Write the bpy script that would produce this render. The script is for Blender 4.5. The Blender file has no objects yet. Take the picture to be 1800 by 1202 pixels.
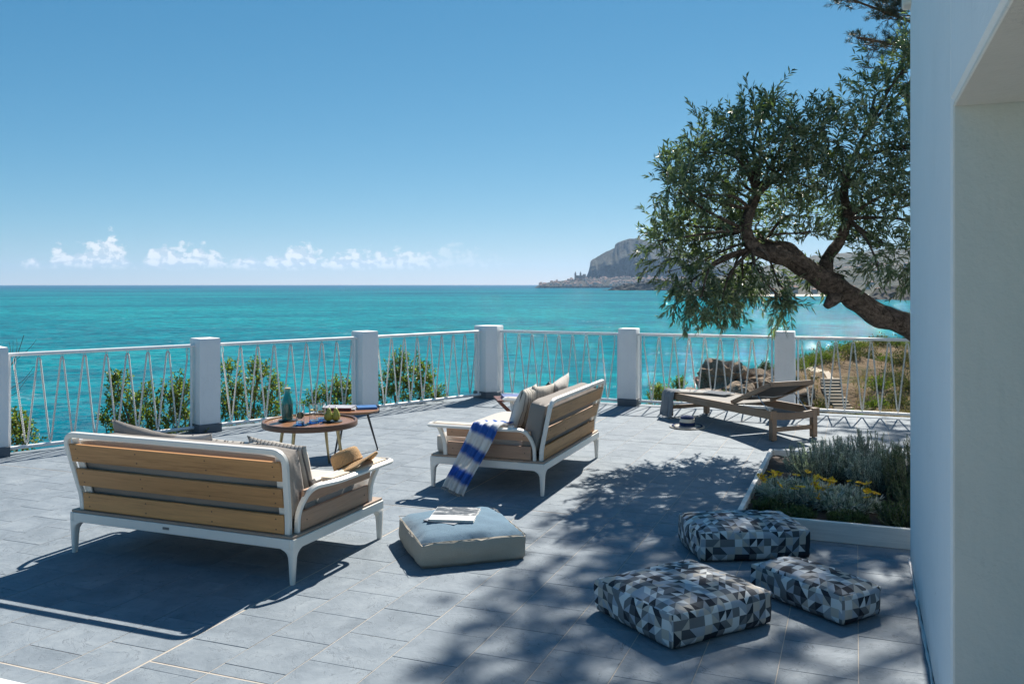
import bpy, bmesh, math, random
import numpy as np
from mathutils import Vector, Matrix, noise as mnoise

random.seed(7); RNG = np.random.default_rng(11)
S = bpy.context.scene
COL = S.collection
R = math.radians

# ------------------------------------------------------------------ camera
cam_d = bpy.data.cameras.new('camera'); cam = bpy.data.objects.new('camera', cam_d); COL.objects.link(cam)
cam.location = (0, 0, 1.6); cam.rotation_euler = (R(90), 0, 0)
cam_d.sensor_width = 36; cam_d.lens = 31.0; cam_d.shift_y = -0.0567
cam_d.clip_start = 0.05; cam_d.clip_end = 60000
S.camera = cam
S.render.resolution_x, S.render.resolution_y = 1024, 683

# ------------------------------------------------------------------ sky
SUN = Vector((0.269, 0.654, 0.707)).normalized()
W = bpy.data.worlds.new('World'); S.world = W; W.use_nodes = True
def build_world():
    nt = W.node_tree; N = nt.nodes; L = nt.links
    for n in list(N): N.remove(n)
    out = N.new('ShaderNodeOutputWorld'); bg = N.new('ShaderNodeBackground'); bg.inputs[1].default_value = SKY_STRENGTH
    sky = N.new('ShaderNodeTexSky'); sky.sky_type = 'NISHITA'; sky.sun_disc = False
    sky.sun_elevation = math.asin(SUN.z); sky.sun_rotation = math.atan2(SUN.x, SUN.y)
    sky.altitude = 20; sky.air_density = 0.6; sky.dust_density = 0.0; sky.ozone_density = 4.0
    # grade of the whole sky towards the photograph's polarised, cyan leaning blue
    sp = N.new('ShaderNodeSeparateColor'); cb = N.new('ShaderNodeCombineColor'); L.new(sky.outputs[0], sp.inputs[0])
    for i, (g, k) in enumerate(((1.22, 8.5), (.71, 7.15), (.53, 7.1))):
        a = N.new('ShaderNodeMath'); a.operation = 'MULTIPLY'; a.inputs[1].default_value = .1; L.new(sp.outputs[i], a.inputs[0])
        b = N.new('ShaderNodeMath'); b.operation = 'POWER'; b.inputs[1].default_value = g; L.new(a.outputs[0], b.inputs[0])
        c = N.new('ShaderNodeMath'); c.operation = 'MULTIPLY'; c.inputs[1].default_value = k; L.new(b.outputs[0], c.inputs[0]); L.new(c.outputs[0], cb.inputs[i])
    # a low bank of cumulus along the sea horizon, laid out by compass direction and elevation
    tc = N.new('ShaderNodeTexCoord'); sep = N.new('ShaderNodeSeparateXYZ'); L.new(tc.outputs['Generated'], sep.inputs[0])
    def m(op, a, b=None, c=None):
        n = N.new('ShaderNodeMath'); n.operation = op
        for i, v in enumerate((a, b, c)):
            if v is None: continue
            if isinstance(v, (int, float)): n.inputs[i].default_value = v
            else: L.new(v, n.inputs[i])
        return n.outputs[0]
    az = m('ARCTAN2', sep.outputs['X'], sep.outputs['Y']); el = sep.outputs['Z']
    def noise(xa, ya, za, scale, detail, rough=0.55):
        cmb = N.new('ShaderNodeCombineXYZ')
        for i, v in enumerate((xa, ya, za)):
            if isinstance(v, (int, float)): cmb.inputs[i].default_value = v
            else: L.new(v, cmb.inputs[i])
        t = N.new('ShaderNodeTexNoise'); t.inputs['Scale'].default_value = scale; t.inputs['Detail'].default_value = detail
        t.inputs['Roughness'].default_value = rough
        L.new(cmb.outputs[0], t.inputs['Vector']); return t.outputs[0]
    cover = noise(az, 0.0, 3.1, 7.0, 2.0)                 # which stretches of the horizon carry cloud
    bulk = noise(az, 0.0, 9.7, 26.0, 2.0)                 # heap heights
    lump = noise(az, m('MULTIPLY', el, 1.35), 1.7, 62.0, 6.0, 0.6)
    lump2 = noise(m('ADD', az, -0.0035), m('MULTIPLY', m('ADD', el, -0.0035), 1.35), 1.7, 62.0, 6.0, 0.6)
    top = m('ADD', m('MULTIPLY', m('SUBTRACT', bulk, 0.5), 0.075), m('ADD', 0.036, m('MULTIPLY', m('SUBTRACT', cover, CLOUD_C), 0.12)))
    body = m('SUBTRACT', m('ADD', top, m('MULTIPLY', m('SUBTRACT', lump, 0.5), 0.055)), el)
    def sstep(v, lo, hi):
        n = N.new('ShaderNodeMapRange'); n.interpolation_type = 'SMOOTHSTEP'
        n.inputs['From Min'].default_value = lo; n.inputs['From Max'].default_value = hi
        L.new(v, n.inputs['Value']); return n.outputs['Result']
    dens = m('MULTIPLY', sstep(body, 0.0, 0.010), sstep(m('ADD', el, m('MULTIPLY', m('SUBTRACT', lump, 0.5), 0.008)), 0.0135, 0.0225))
    bank = N.new('ShaderNodeMapRange'); bank.interpolation_type = 'SMOOTHSTEP'; bank.inputs['From Min'].default_value = .02; bank.inputs['From Max'].default_value = -.20
    L.new(m('ADD', az, m('MULTIPLY', m('SUBTRACT', bulk, .5), .2)), bank.inputs['Value'])        # the bank thins out towards the headland
    dens = m('MULTIPLY', m('MULTIPLY', dens, 0.85), bank.outputs['Result'])
    lit = sstep(m('SUBTRACT', lump, lump2), -0.05, 0.05)  # sunlit and shaded flanks of the heaps, put into the cloud colour
    ramp = N.new('ShaderNodeMix'); ramp.data_type = 'RGBA'
    ramp.inputs['A'].default_value = (5.6, 6.7, 7.6, 1); ramp.inputs['B'].default_value = (9.2, 9.4, 9.5, 1)
    L.new(lit, ramp.inputs['Factor'])
    mix = N.new('ShaderNodeMix'); mix.data_type = 'RGBA'
    L.new(dens, mix.inputs['Factor']); L.new(cb.outputs[0], mix.inputs['A']); L.new(ramp.outputs['Result'], mix.inputs['B'])
    L.new(mix.outputs['Result'], bg.inputs[0]); L.new(bg.outputs[0], out.inputs[0])
SKY_STRENGTH = 0.062
CLOUD_C = 0.5
build_world()

# ------------------------------------------------------------------ sun and exposure
sd = bpy.data.lights.new('sun', 'SUN'); sun = bpy.data.objects.new('sun', sd); COL.objects.link(sun)
sd.energy = 5.0; sd.angle = R(0.53); sd.color = (1.0, 0.94, 0.85)
sun.rotation_euler = SUN.to_track_quat('Z', 'Y').to_euler(); sun.location = (6, 14, 20)
S.view_settings.view_transform = 'Standard'; S.view_settings.look = 'None'
S.view_settings.exposure = 0.86; S.view_settings.gamma = 1.0; S.view_settings.use_curve_mapping = False
S.cycles.use_denoising = True
S.cycles.max_bounces = 8; S.cycles.transparent_max_bounces = 12; S.cycles.volume_bounces = 0
S.cycles.sample_clamp_indirect = 6.0; S.cycles.caustics_reflective = False; S.cycles.caustics_refractive = False

# ------------------------------------------------------------------ helpers: objects
def link(o, parent=None):
    COL.objects.link(o)
    if parent is not None: o.parent = parent
    return o
def tag(o, label=None, cat=None, group=None, kind=None):
    if label: o['label'] = label
    if cat: o['category'] = cat
    if group: o['group'] = group
    if kind: o['kind'] = kind
    return o
def empty(name, loc=(0, 0, 0), rz=0.0, label=None, cat=None, group=None):
    e = bpy.data.objects.new(name, None); e.empty_display_size = 0.1
    link(e); e.location = loc; e.rotation_euler = (0, 0, rz)
    return tag(e, label, cat, group)
def place(o, loc, rot=(0, 0, 0)):
    o.location = loc; o.rotation_euler = rot; return o
def copy_tree(o, parent=None):
    c = o.copy(); COL.objects.link(c); c.parent = parent
    for ch in list(o.children): copy_tree(ch, c)
    return c
def from_mesh(name, me, mat, parent=None):
    o = bpy.data.objects.new(name, me)
    if mat is not None and len(me.materials) == 0: me.materials.append(mat)
    return link(o, parent)

class MB:
    """collects vertices and faces; build() links them as one mesh object"""
    def __init__(s): s.v = []; s.f = []; s.uv = []; s.fa = []
    def add(s, vs, fs, uvs=None):
        o = len(s.v); s.v += [tuple(p) for p in vs]
        for i, f in enumerate(fs):
            s.f.append(tuple(o + k for k in f))
            s.uv.append(uvs[i] if uvs else None)
        return s
    def box(s, c, size, rot=None, cham=0.0):
        hx, hy, hz = [k / 2 for k in size]; M = rot or Matrix.Identity(3); c = Vector(c)
        if cham <= 0:
            vs = [c + M @ Vector((x * hx, y * hy, z * hz)) for z in (-1, 1) for y in (-1, 1) for x in (-1, 1)]
            return s.add(vs, [(0, 2, 3, 1), (4, 5, 7, 6), (0, 1, 5, 4), (2, 6, 7, 3), (0, 4, 6, 2), (1, 3, 7, 5)])
        bm = bmesh.new(); bmesh.ops.create_cube(bm, size=1.0)
        for v in bm.verts: v.co = Vector((v.co.x * size[0], v.co.y * size[1], v.co.z * size[2]))
        bmesh.ops.bevel(bm, geom=list(bm.edges), offset=cham, segments=1, affect='EDGES')
        bm.verts.index_update()
        s.add([c + M @ v.co for v in bm.verts], [[v.index for v in f.verts] for f in bm.faces]); bm.free(); return s
    def tube(s, path, r, n=8, closed=False, caps=True):
        path = [Vector(p) for p in path]; rs = r if isinstance(r, (list, tuple)) else [r] * len(path)
        sec = [(math.cos(2 * math.pi * k / n), math.sin(2 * math.pi * k / n)) for k in range(n)]
        return s.sweep(path, [[(a * q, b * q) for a, b in sec] for q in rs], closed, caps)
    def bar(s, path, w, h, ref, closed=False, cham=0.004):
        """rectangular bar; w along ref x tangent, h along ref"""
        a, b, c = w / 2, h / 2, min(cham, w * .3, h * .3)
        sec = [(a - c, -b), (a, -b + c), (a, b - c), (a - c, b), (-a + c, b), (-a, b - c), (-a, -b + c), (-a + c, -b)]
        path = [Vector(p) for p in path]
        return s.sweep(path, [sec] * len(path), closed, True, Vector(ref))
    def sweep(s, path, secs, closed=False, caps=True, ref=None):
        n = len(path); m_ = len(secs[0]); tang = []
        for i in range(n):
            if closed: t = path[(i + 1) % n] - path[i - 1]
            else: t = path[min(i + 1, n - 1)] - path[max(i - 1, 0)]
            tang.append(t.normalized() if t.length > 1e-9 else Vector((0, 0, 1)))
        nrm = ref.copy() if ref is not None else (Vector((0, 0, 1)) if abs(tang[0].z) < .9 else Vector((1, 0, 0)))
        vs = []
        for i in range(n):
            t = tang[i]; nrm = nrm - t * nrm.dot(t)
            if nrm.length < 1e-6: nrm = t.orthogonal()
            nrm.normalize(); b = t.cross(nrm)
            # mitre: keep the section square to each segment at corners
            for (x, y) in secs[i]: vs.append(path[i] + b * x + nrm * y)
        fs = []
        for i in range(n if closed else n - 1):
            j = (i + 1) % n
            for k in range(m_):
                l = (k + 1) % m_
                fs.append((i * m_ + k, i * m_ + l, j * m_ + l, j * m_ + k))
        if caps and not closed:
            fs.append(tuple(range(m_ - 1, -1, -1))); fs.append(tuple((n - 1) * m_ + k for k in range(m_)))
        return s.add(vs, fs)
    def lathe(s, prof, n=24, c=(0, 0, 0), M=None, cap0=True, cap1=True):
        c = Vector(c); M = M or Matrix.Identity(3); vs = []; fs = []; m_ = len(prof)
        for k in range(n):
            a = 2 * math.pi * k / n
            for (r, z) in prof: vs.append(c + M @ Vector((r * math.cos(a), r * math.sin(a), z)))
        for k in range(n):
            l = (k + 1) % n
            for i in range(m_ - 1): fs.append((k * m_ + i, l * m_ + i, l * m_ + i + 1, k * m_ + i + 1))
        if cap0 and prof[0][0] > 1e-6: fs.append(tuple(k * m_ for k in range(n - 1, -1, -1)))
        if cap1 and prof[-1][0] > 1e-6: fs.append(tuple(k * m_ + m_ - 1 for k in range(n)))
        return s.add(vs, fs)
    def prism(s, outline, z0, z1, cham=0.0):
        n = len(outline); c = Vector((sum(p[0] for p in outline) / n, sum(p[1] for p in outline) / n))
        def ring(z, k):
            out = []
            for p in outline:
                d = Vector((p[0], p[1])) - c; d2 = d * max(0.0, 1 - k / max(d.length, 1e-6)); out.append((c.x + d2.x, c.y + d2.y, z))
            return out
        rings = [ring(z0, 0), ring(z1 - cham, 0), ring(z1, cham * 1.3)] if cham > 0 else [ring(z0, 0), ring(z1, 0)]
        vs = [p for r_ in rings for p in r_]; fs = [tuple(range(n - 1, -1, -1)), tuple((len(rings) - 1) * n + k for k in range(n))]
        for i in range(len(rings) - 1):
            for k in range(n):
                l = (k + 1) % n; fs.append((i * n + k, i * n + l, (i + 1) * n + l, (i + 1) * n + k))
        return s.add(vs, fs)
    def mesh(s, name, smooth=40):
        me = bpy.data.meshes.new(name); me.from_pydata(s.v, [], s.f)
        if any(u is not None for u in s.uv):
            ul = me.uv_layers.new(name='UVMap'); i = 0
            for fi, f in enumerate(s.f):
                for k in range(len(f)):
                    ul.data[i].uv = s.uv[fi][k] if s.uv[fi] else (0, 0); i += 1
        me.update()
        if smooth:
            me.polygons.foreach_set('use_smooth', [True] * len(me.polygons))
            me.set_sharp_from_angle(angle=R(smooth))
        return me
    def build(s, name, mat, parent=None, smooth=40):
        return from_mesh(name, s.mesh(name, smooth), mat, parent)

def fillet(path, r, n=5, closed=False):
    P = [Vector(p) for p in path]; out = []; N_ = len(P)
    for i in range(N_):
        if not closed and i in (0, N_ - 1): out.append(P[i]); continue
        a, b, c = P[i - 1], P[i], P[(i + 1) % N_]
        d1, d2 = (a - b), (c - b); q = min(r, d1.length * .48, d2.length * .48)
        p1, p2 = b + d1.normalized() * q, b + d2.normalized() * q
        for k in range(n + 1):
            t = k / n; out.append(p1 * (1 - t) ** 2 + b * 2 * t * (1 - t) + p2 * t * t)
    return out
def rotz(a): return Matrix.Rotation(a, 3, 'Z')
def fbm(p, scale=1.0, oct_=4):
    return mnoise.fractal(Vector(p) * scale, 1.0, 2.0, oct_, noise_basis='PERLIN_ORIGINAL')

# ------------------------------------------------------------------ helpers: materials
class NT:
    def __init__(s, name):
        s.m = bpy.data.materials.new(name); s.m.use_nodes = True; s.nt = s.m.node_tree; s.N = s.nt.nodes; s.L = s.nt.links
        s.b = s.N['Principled BSDF']; s.out = s.N['Material Output']
    def n(s, t, **kw):
        x = s.N.new(t)
        for k, v in kw.items(): setattr(x, k, v)
        return x
    def put(s, sock, v):
        if v is None: return
        if hasattr(v, 'links'): s.L.new(v, sock)
        else:
            if isinstance(v, (tuple, list)) and len(v) == 3 and sock.type == 'RGBA': v = (*v, 1)
            sock.default_value = v
    def math(s, op, a, b=None, c=None):
        x = s.n('ShaderNodeMath', operation=op)
        for i, v in enumerate((a, b, c)): s.put(x.inputs[i], v)
        return x.outputs[0]
    def vmath(s, op, a, b=None):
        x = s.n('ShaderNodeVectorMath', operation=op); s.put(x.inputs[0], a); s.put(x.inputs[1], b); return x.outputs[0]
    def coord(s, which='Object'): return s.n('ShaderNodeTexCoord').outputs[which]
    def pos(s): return s.n('ShaderNodeNewGeometry').outputs['Position']
    def mapping(s, v, loc=(0, 0, 0), rot=(0, 0, 0), scale=(1, 1, 1)):
        x = s.n('ShaderNodeMapping'); s.L.new(v, x.inputs[0]); x.inputs[1].default_value = loc; x.inputs[2].default_value = rot; x.inputs[3].default_value = scale
        return x.outputs[0]
    def noise(s, v, scale, detail=3, rough=.5, dist=0.0, out='Fac'):
        x = s.n('ShaderNodeTexNoise'); s.put(x.inputs['Vector'], v); x.inputs['Scale'].default_value = scale
        x.inputs['Detail'].default_value = detail; x.inputs['Roughness'].default_value = rough; x.inputs['Distortion'].default_value = dist
        return x.outputs[out]
    def ramp(s, fac, stops, interp='LINEAR'):
        x = s.n('ShaderNodeValToRGB'); s.put(x.inputs[0], fac); e = x.color_ramp.elements; x.color_ramp.interpolation = interp
        while len(e) < len(stops): e.new(.5)
        for i, (p, c) in enumerate(stops):
            e[i].position = p; e[i].color = (*c, 1) if len(c) == 3 else c
        return x.outputs[0]
    def mix(s, fac, a, b, mode='MIX'):
        x = s.n('ShaderNodeMix', data_type='RGBA', blend_type=mode); s.put(x.inputs['Factor'], fac); s.put(x.inputs['A'], a); s.put(x.inputs['B'], b)
        return x.outputs['Result']
    def rng(s, v, a, b, c=0.0, d=1.0, smooth=False):
        x = s.n('ShaderNodeMapRange'); s.put(x.inputs['Value'], v)
        if smooth: x.interpolation_type = 'SMOOTHSTEP'
        for k, q in zip(('From Min', 'From Max', 'To Min', 'To Max'), (a, b, c, d)): x.inputs[k].default_value = q
        return x.outputs['Result']
    def bump(s, h, strength=.3, dist=.01):
        x = s.n('ShaderNodeBump'); x.inputs['Strength'].default_value = strength; x.inputs['Distance'].default_value = dist
        s.put(x.inputs['Height'], h); s.L.new(x.outputs[0], s.b.inputs['Normal']); return x.outputs[0]
    def set(s, **kw):
        names = {'color': 'Base Color', 'rough': 'Roughness', 'metal': 'Metallic', 'spec': 'Specular IOR Level', 'trans': 'Transmission Weight', 'ior': 'IOR', 'sheen': 'Sheen Weight', 'coat': 'Coat Weight', 'sss': 'Subsurface Weight'}
        for k, v in kw.items(): s.put(s.b.inputs[names[k]], v)
        return s

def plain(name, c, rough=.5, var=.12, scale=9, bump=0.0, bscale=60, metal=0.0, spec=.5):
    t = NT(name); p = t.coord(); f = t.noise(p, scale, 5, .6)
    t.set(color=t.mix(f, tuple(k * (1 - var) for k in c), tuple(min(1, k * (1 + var)) for k in c)), rough=rough, metal=metal, spec=spec)
    if bump: t.bump(t.noise(p, bscale, 4, .6), bump, .006)
    return t.m
def wood(name, c1, c2, axis='x', grain=38, rough=.55, grey=0.0):
    t = NT(name); p = t.coord(); oi = t.n('ShaderNodeObjectInfo').outputs['Random']
    st = {'x': (.05, 1, 1), 'y': (1, .05, 1), 'z': (1, 1, .05)}[axis]
    off = t.mapping(p, scale=st); cmb = t.n('ShaderNodeCombineXYZ')
    for i in range(3): t.L.new(t.math('MULTIPLY', oi, 7.3 + i), cmb.inputs[i])
    v = t.vmath('ADD', off, cmb.outputs[0])
    g1 = t.noise(v, grain, 6, .65, 1.2); g2 = t.noise(v, grain * .22, 3, .5, .6); fine = t.noise(v, grain * 6, 3, .6)
    f = t.math('ADD', t.math('MULTIPLY', g1, .6), t.math('ADD', t.math('MULTIPLY', g2, .55), t.math('MULTIPLY', t.math('SUBTRACT', fine, .5), .35)))
    c = t.ramp(f, [(.32, c2), (.52, c1), (.75, tuple(min(1, k * 1.22) for k in c1))])
    if grey: c = t.mix(t.rng(t.noise(p, 5, 4, .6), .35, .7, 0, grey), c, (.30, .28, .26))
    c = t.mix(1.0, c, t.ramp(oi, [(0, (.80, .80, .82)), (.5, (1, .98, .95)), (1, (1.14, 1.10, 1.04))]), 'MULTIPLY')          # board to board variation
    t.set(color=c, rough=t.rng(f, .3, .8, rough + .1, rough - .08)); t.bump(t.math('ADD', fine, g1), .18, .002)
    return t.m
def fabric(name, c, rough=.9, weave=900, var=.1, wr=.25):
    t = NT(name); p = t.coord(); n1 = t.noise(p, weave * .5, 2, .7); n2 = t.noise(p, 6, 4, .6)
    w = t.mix(t.rng(n1, .3, .7), tuple(k * .82 for k in c), tuple(min(1, k * 1.12) for k in c))
    t.set(color=t.mix(t.math('MULTIPLY', n2, var * 2), w, tuple(k * .75 for k in c)), rough=rough, sheen=.15, spec=.2)
    t.bump(t.math('ADD', t.math('MULTIPLY', n1, .25), t.noise(p, 14, 3, .5, .8)), wr, .012)
    return t.m
def leafmat(name, c1, c2, c3, trans=.35, rough=.45):
    """c1..c3: leaf colours picked by a per-leaf random value; some light passes through the blade"""
    t = NT(name); a = t.n('ShaderNodeAttribute', attribute_name='rnd').outputs['Fac']
    c = t.ramp(a, [(0.0, c1), (.55, c2), (1.0, c3)]); t.set(color=c, rough=rough, spec=.45)
    tr = t.n('ShaderNodeBsdfTranslucent'); t.L.new(t.mix(1.0, c, (1.25, 1.5, .55), 'MULTIPLY'), tr.inputs[0])
    ms = t.n('ShaderNodeMixShader'); ms.inputs[0].default_value = trans
    t.L.new(t.b.outputs[0], ms.inputs[1]); t.L.new(tr.outputs[0], ms.inputs[2]); t.L.new(ms.outputs[0], t.out.inputs[0])
    return t.m

# ------------------------------------------------------------------ helpers: foliage (numpy)
def unit(a): return a / np.maximum(np.linalg.norm(a, axis=-1, keepdims=True), 1e-9)
def rand_dirs(n, up=0.0):
    d = RNG.normal(size=(n, 3)); d[:, 2] += up; return unit(d)
class Leaves:
    def __init__(s): s.V = []; s.F = []; s.A = []; s.k = 0
    def add(s, base, dirs, length, width, wide=False, fold=.18, droop=0.0):
        n = len(base); dirs = unit(dirs); ref = RNG.normal(size=(n, 3)) * .6 + np.array([0, 0, 1.0])
        side = unit(np.cross(dirs, ref)); nrm = np.cross(side, dirs)
        length = np.broadcast_to(length, (n,))[:, None] * RNG.uniform(.75, 1.2, (n, 1)); width = np.broadcast_to(width, (n,))[:, None] * RNG.uniform(.8, 1.2, (n, 1))
        tip = base + dirs * length; tip[:, 2] -= droop * length[:, 0]
        if not wide:
            mid = base + dirs * length * .48; l = mid + side * width * .5 + nrm * width * fold; r = mid - side * width * .5 + nrm * width * fold
            V = np.stack([base, l, tip, r], 1).reshape(-1, 3); o = s.k + np.arange(n)[:, None] * 4
            F = np.concatenate([o + np.array([[0, 2, 1]]), o + np.array([[0, 3, 2]])], 0); a = RNG.random(n); s.A.append(np.concatenate([a, a])); kk = 4
        else:
            m1, m2 = base + dirs * length * .35, base + dirs * length * .75
            l1, r1 = m1 + side * width * .38 + nrm * width * fold, m1 - side * width * .38 + nrm * width * fold
            l2, r2 = m2 + side * width * .5 + nrm * width * fold, m2 - side * width * .5 + nrm * width * fold
            V = np.stack([base, l1, l2, tip, r2, r1], 1).reshape(-1, 3); o = s.k + np.arange(n)[:, None] * 6
            F = [o + np.array([[0, 3, 2]]), o + np.array([[0, 2, 1]]), o + np.array([[0, 4, 3]]), o + np.array([[0, 5, 4]])]
            F = np.concatenate(F, 0); a = RNG.random(n); s.A.append(np.concatenate([a] * 4)); kk = 6
        s.V.append(V); s.F.append(F); s.k += n * kk
    def build(s, name, mat, parent=None):
        V = np.concatenate(s.V); F = np.concatenate(s.F).astype(np.int32); A = np.concatenate(s.A).astype(np.float32)
        me = bpy.data.meshes.new(name); me.vertices.add(len(V)); me.vertices.foreach_set('co', V.astype(np.float32).ravel())
        me.loops.add(F.size); me.loops.foreach_set('vertex_index', F.ravel()); me.polygons.add(len(F))
        me.polygons.foreach_set('loop_start', np.arange(0, F.size, 3, dtype=np.int32))
        at = me.attributes.new('rnd', 'FLOAT', 'FACE'); at.data.foreach_set('value', A)
        me.update(); me.validate()
        return from_mesh(name, me, mat, parent)
def twig_leaves(lv, start, direc, tl, n, ll, lw, ang=.75, wide=False, droop=0.0, jitter=.25):
    """leaves set along straight twigs; start,direc (k,3); n leaves for each twig"""
    k = len(start); t = (np.arange(n)[None, :] + RNG.random((k, n))) / n
    p = start[:, None, :] + direc[:, None, :] * (t * np.broadcast_to(tl, (k,))[:, None])[..., None]
    sd_ = rand_dirs(k * n).reshape(k, n, 3); sd_ = unit(sd_ - direc[:, None, :] * np.sum(sd_ * direc[:, None, :], -1, keepdims=True))
    d = direc[:, None, :] * np.cos(ang) + sd_ * np.sin(ang) + RNG.normal(size=(k, n, 3)) * jitter
    lv.add(p.reshape(-1, 3), d.reshape(-1, 3), ll, lw, wide, droop=droop)

# ------------------------------------------------------------------ materials
U = Vector((0.3636, 0.9315, 0)); V_ = Vector((0.9315, -0.3636, 0))      # the two directions of the paving
AX = math.atan2(-0.3636, 0.9315)                                         # rotation of the paving axes
MAT = {}
def slate():
    t = NT('slate tile'); p = t.mapping(t.pos(), rot=(0, 0, -AX))
    sx = t.n('ShaderNodeSeparateXYZ'); t.L.new(p, sx.inputs[0])
    cell = t.n('ShaderNodeCombineXYZ'); t.put(cell.inputs[0], t.math('FLOOR', t.math('DIVIDE', t.math('ADD', sx.outputs[0], 2.799), .312)))
    par = t.math('MULTIPLY', t.math('MODULO', t.math('ABSOLUTE', cell.inputs[0].links[0].from_socket), 2.0), .16)
    t.put(cell.inputs[1], t.math('FLOOR', t.math('DIVIDE', t.math('SUBTRACT', t.math('SUBTRACT', sx.outputs[1], 2.868), par), .32)))
    wn = t.n('ShaderNodeTexWhiteNoise', noise_dimensions='2D'); t.L.new(cell.outputs[0], wn.inputs['Vector'])
    off = t.vmath('ADD', p, t.vmath('MULTIPLY', wn.outputs['Color'], (9, 9, 9)))
    n1 = t.noise(off, 3.2, 6, .62, .8); n2 = t.noise(off, 17, 5, .6, .4); n3 = t.noise(off, 90, 3, .6)
    f = t.math('ADD', t.math('MULTIPLY', n1, .7), t.math('MULTIPLY', n2, .3))
    c = t.ramp(f, [(.30, (.138, .168, .196)), (.50, (.205, .240, .272)), (.70, (.278, .314, .342))])
    c = t.mix(t.math('MULTIPLY', wn.outputs['Value'], .26), c, (.155, .185, .212))
    # pale scuffs and hairline veins of the cleft stone
    vein = t.rng(t.math('ABSOLUTE', t.math('SUBTRACT', t.noise(off, 4.5, 5, .65, 1.5), .5)), 0.0, .014, 1.0, 0.0)
    c = t.mix(t.math('MULTIPLY', vein, t.rng(n2, .42, .60, 0, .75)), c, (.085, .105, .125))
    c = t.mix(t.rng(t.noise(t.pos(), 1.1, 5, .65), .56, .78, 0, .22), c, (.36, .385, .395))
    t.set(color=c, rough=t.rng(n2, .3, .7, .60, .78), spec=.16)
    h = t.math('ADD', t.math('MULTIPLY', n1, 1.0), t.math('ADD', t.math('MULTIPLY', n2, .45), t.math('MULTIPLY', n3, .08)))
    h = t.math('SUBTRACT', h, t.math('MULTIPLY', vein, .10))
    t.bump(h, .50, .012); return t.m
MAT['slate'] = slate()
MAT['grout'] = plain('grout', (.44, .39, .33), .9, .2, 30, .3)
def stucco(name, c, stain=.0):
    t = NT(name); p = t.pos(); n1 = t.noise(p, 1.3, 5, .6); n2 = t.noise(p, 60, 4, .65); n3 = t.noise(t.mapping(p, scale=(1, 1, .12)), 22, 4, .6)
    cc = t.mix(t.rng(n1, .3, .75, 0, .55), c, tuple(k * .90 for k in c))
    cc = t.mix(t.rng(n3, .52, .75, 0, .16 + stain), cc, (c[0] * .78, c[1] * .76, c[2] * .72))
    t.set(color=cc, rough=.85, spec=.25); dirt = t.n('ShaderNodeSeparateXYZ'); t.L.new(p, dirt.inputs[0])
    low = t.math('MULTIPLY', t.rng(t.math('ADD', dirt.outputs[2], t.math('MULTIPLY', t.math('SUBTRACT', n3, .5), .22)), .0, .16, .55, 0), t.rng(n2, .3, .7, .3, 1))      # splash marks along the foot
    cc = t.mix(low, cc, (.36, .33, .29)); crack = t.rng(t.math('ABSOLUTE', t.math('SUBTRACT', t.noise(p, 1.7, 6, .6, .6), .5)), 0, .0016, .35, 0)
    cc = t.mix(t.math('MULTIPLY', crack, t.rng(n1, .5, .6)), cc, (.42, .40, .37)); t.put(t.b.inputs['Base Color'], cc)
    t.bump(t.math('ADD', t.math('MULTIPLY', n2, .4), t.math('ADD', t.noise(p, 9, 3, .5), t.math('MULTIPLY', t.noise(p, 2.2, 3, .5), 2.0))), .34, .016); return t.m
MAT['wall'] = stucco('white wall plaster', (.86, .86, .85))
MAT['jamb'] = stucco('cream jamb plaster', (.78, .72, .64))
MAT['pillar'] = stucco('white pillar paint', (.80, .79, .78), .05)
MAT['skirting'] = plain('dark slate skirting', (.085, .105, .125), .55, .2, 8, .2, 40)
MAT['white_metal'] = plain('white powder coated metal', (.78, .74, .67), .38, .04, 5, .04, 200)
def rail_paint():
    t = NT('white rail paint'); p = t.pos(); n = t.noise(p, 14, 5, .6); r = t.rng(t.noise(p, 26, 5, .7), .66, .72); c = t.mix(n, (.66, .67, .67), (.82, .82, .81))
    t.set(color=t.mix(t.math('MULTIPLY', r, t.rng(t.noise(p, 2.3, 2, .5), .45, .6)), c, (.30, .15, .07)), rough=.45); t.bump(t.noise(p, 80, 4, .6), .15, .004); return t.m
MAT['rail_paint'] = rail_paint()
MAT['steel'] = plain('bare steel', (.55, .55, .55), .3, .1, 20, 0, 60, 1.0)
MAT['brass'] = plain('aged brass', (.46, .36, .20), .34, .2, 14, 0, 60, 1.0)
MAT['black_metal'] = plain('blackened metal', (.035, .036, .04), .45, .2, 10)
def rope():
    t = NT('white rope'); p = t.coord(); w = t.n('ShaderNodeTexWave', wave_type='BANDS', bands_direction='DIAGONAL')
    t.L.new(p, w.inputs[0]); w.inputs['Scale'].default_value = 34; w.inputs['Distortion'].default_value = .6
    t.set(color=t.mix(w.outputs[1], (.48, .46, .42), (.82, .81, .77)), rough=.9, spec=.2); t.bump(w.outputs[1], .6, .004); return t.m
MAT['rope'] = rope()
MAT['teak'] = wood('honey teak', (.47, .240, .092), (.265, .120, .042), 'x', 30)
MAT['teak_side'] = wood('pale teak', (.44, .262, .168), (.28, .15, .088), 'y', 30, .55, .15)
MAT['teak_arm'] = wood('bleached teak', (.66, .55, .42), (.52, .40, .28), 'y', 34, .55, .2)
MAT['teak_deck'] = wood('weathered teak deck', (.36, .26, .19), (.24, .16, .11), 'x', 34, .6, .4)
MAT['lounger_x'] = wood('lounger teak', (.215, .138, .084), (.115, .066, .039), 'y', 30, .55, .25)
MAT['walnut'] = wood('walnut table wood', (.24, .115, .055), (.11, .052, .028), 'x', 26, .32)
MAT['walnut_rim'] = wood('dark walnut rim', (.13, .066, .040), (.065, .034, .022), 'x', 26, .42)
MAT['stool_wood'] = wood('dark red wood', (.16, .050, .035), (.085, .028, .020), 'x', 26, .4)
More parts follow.
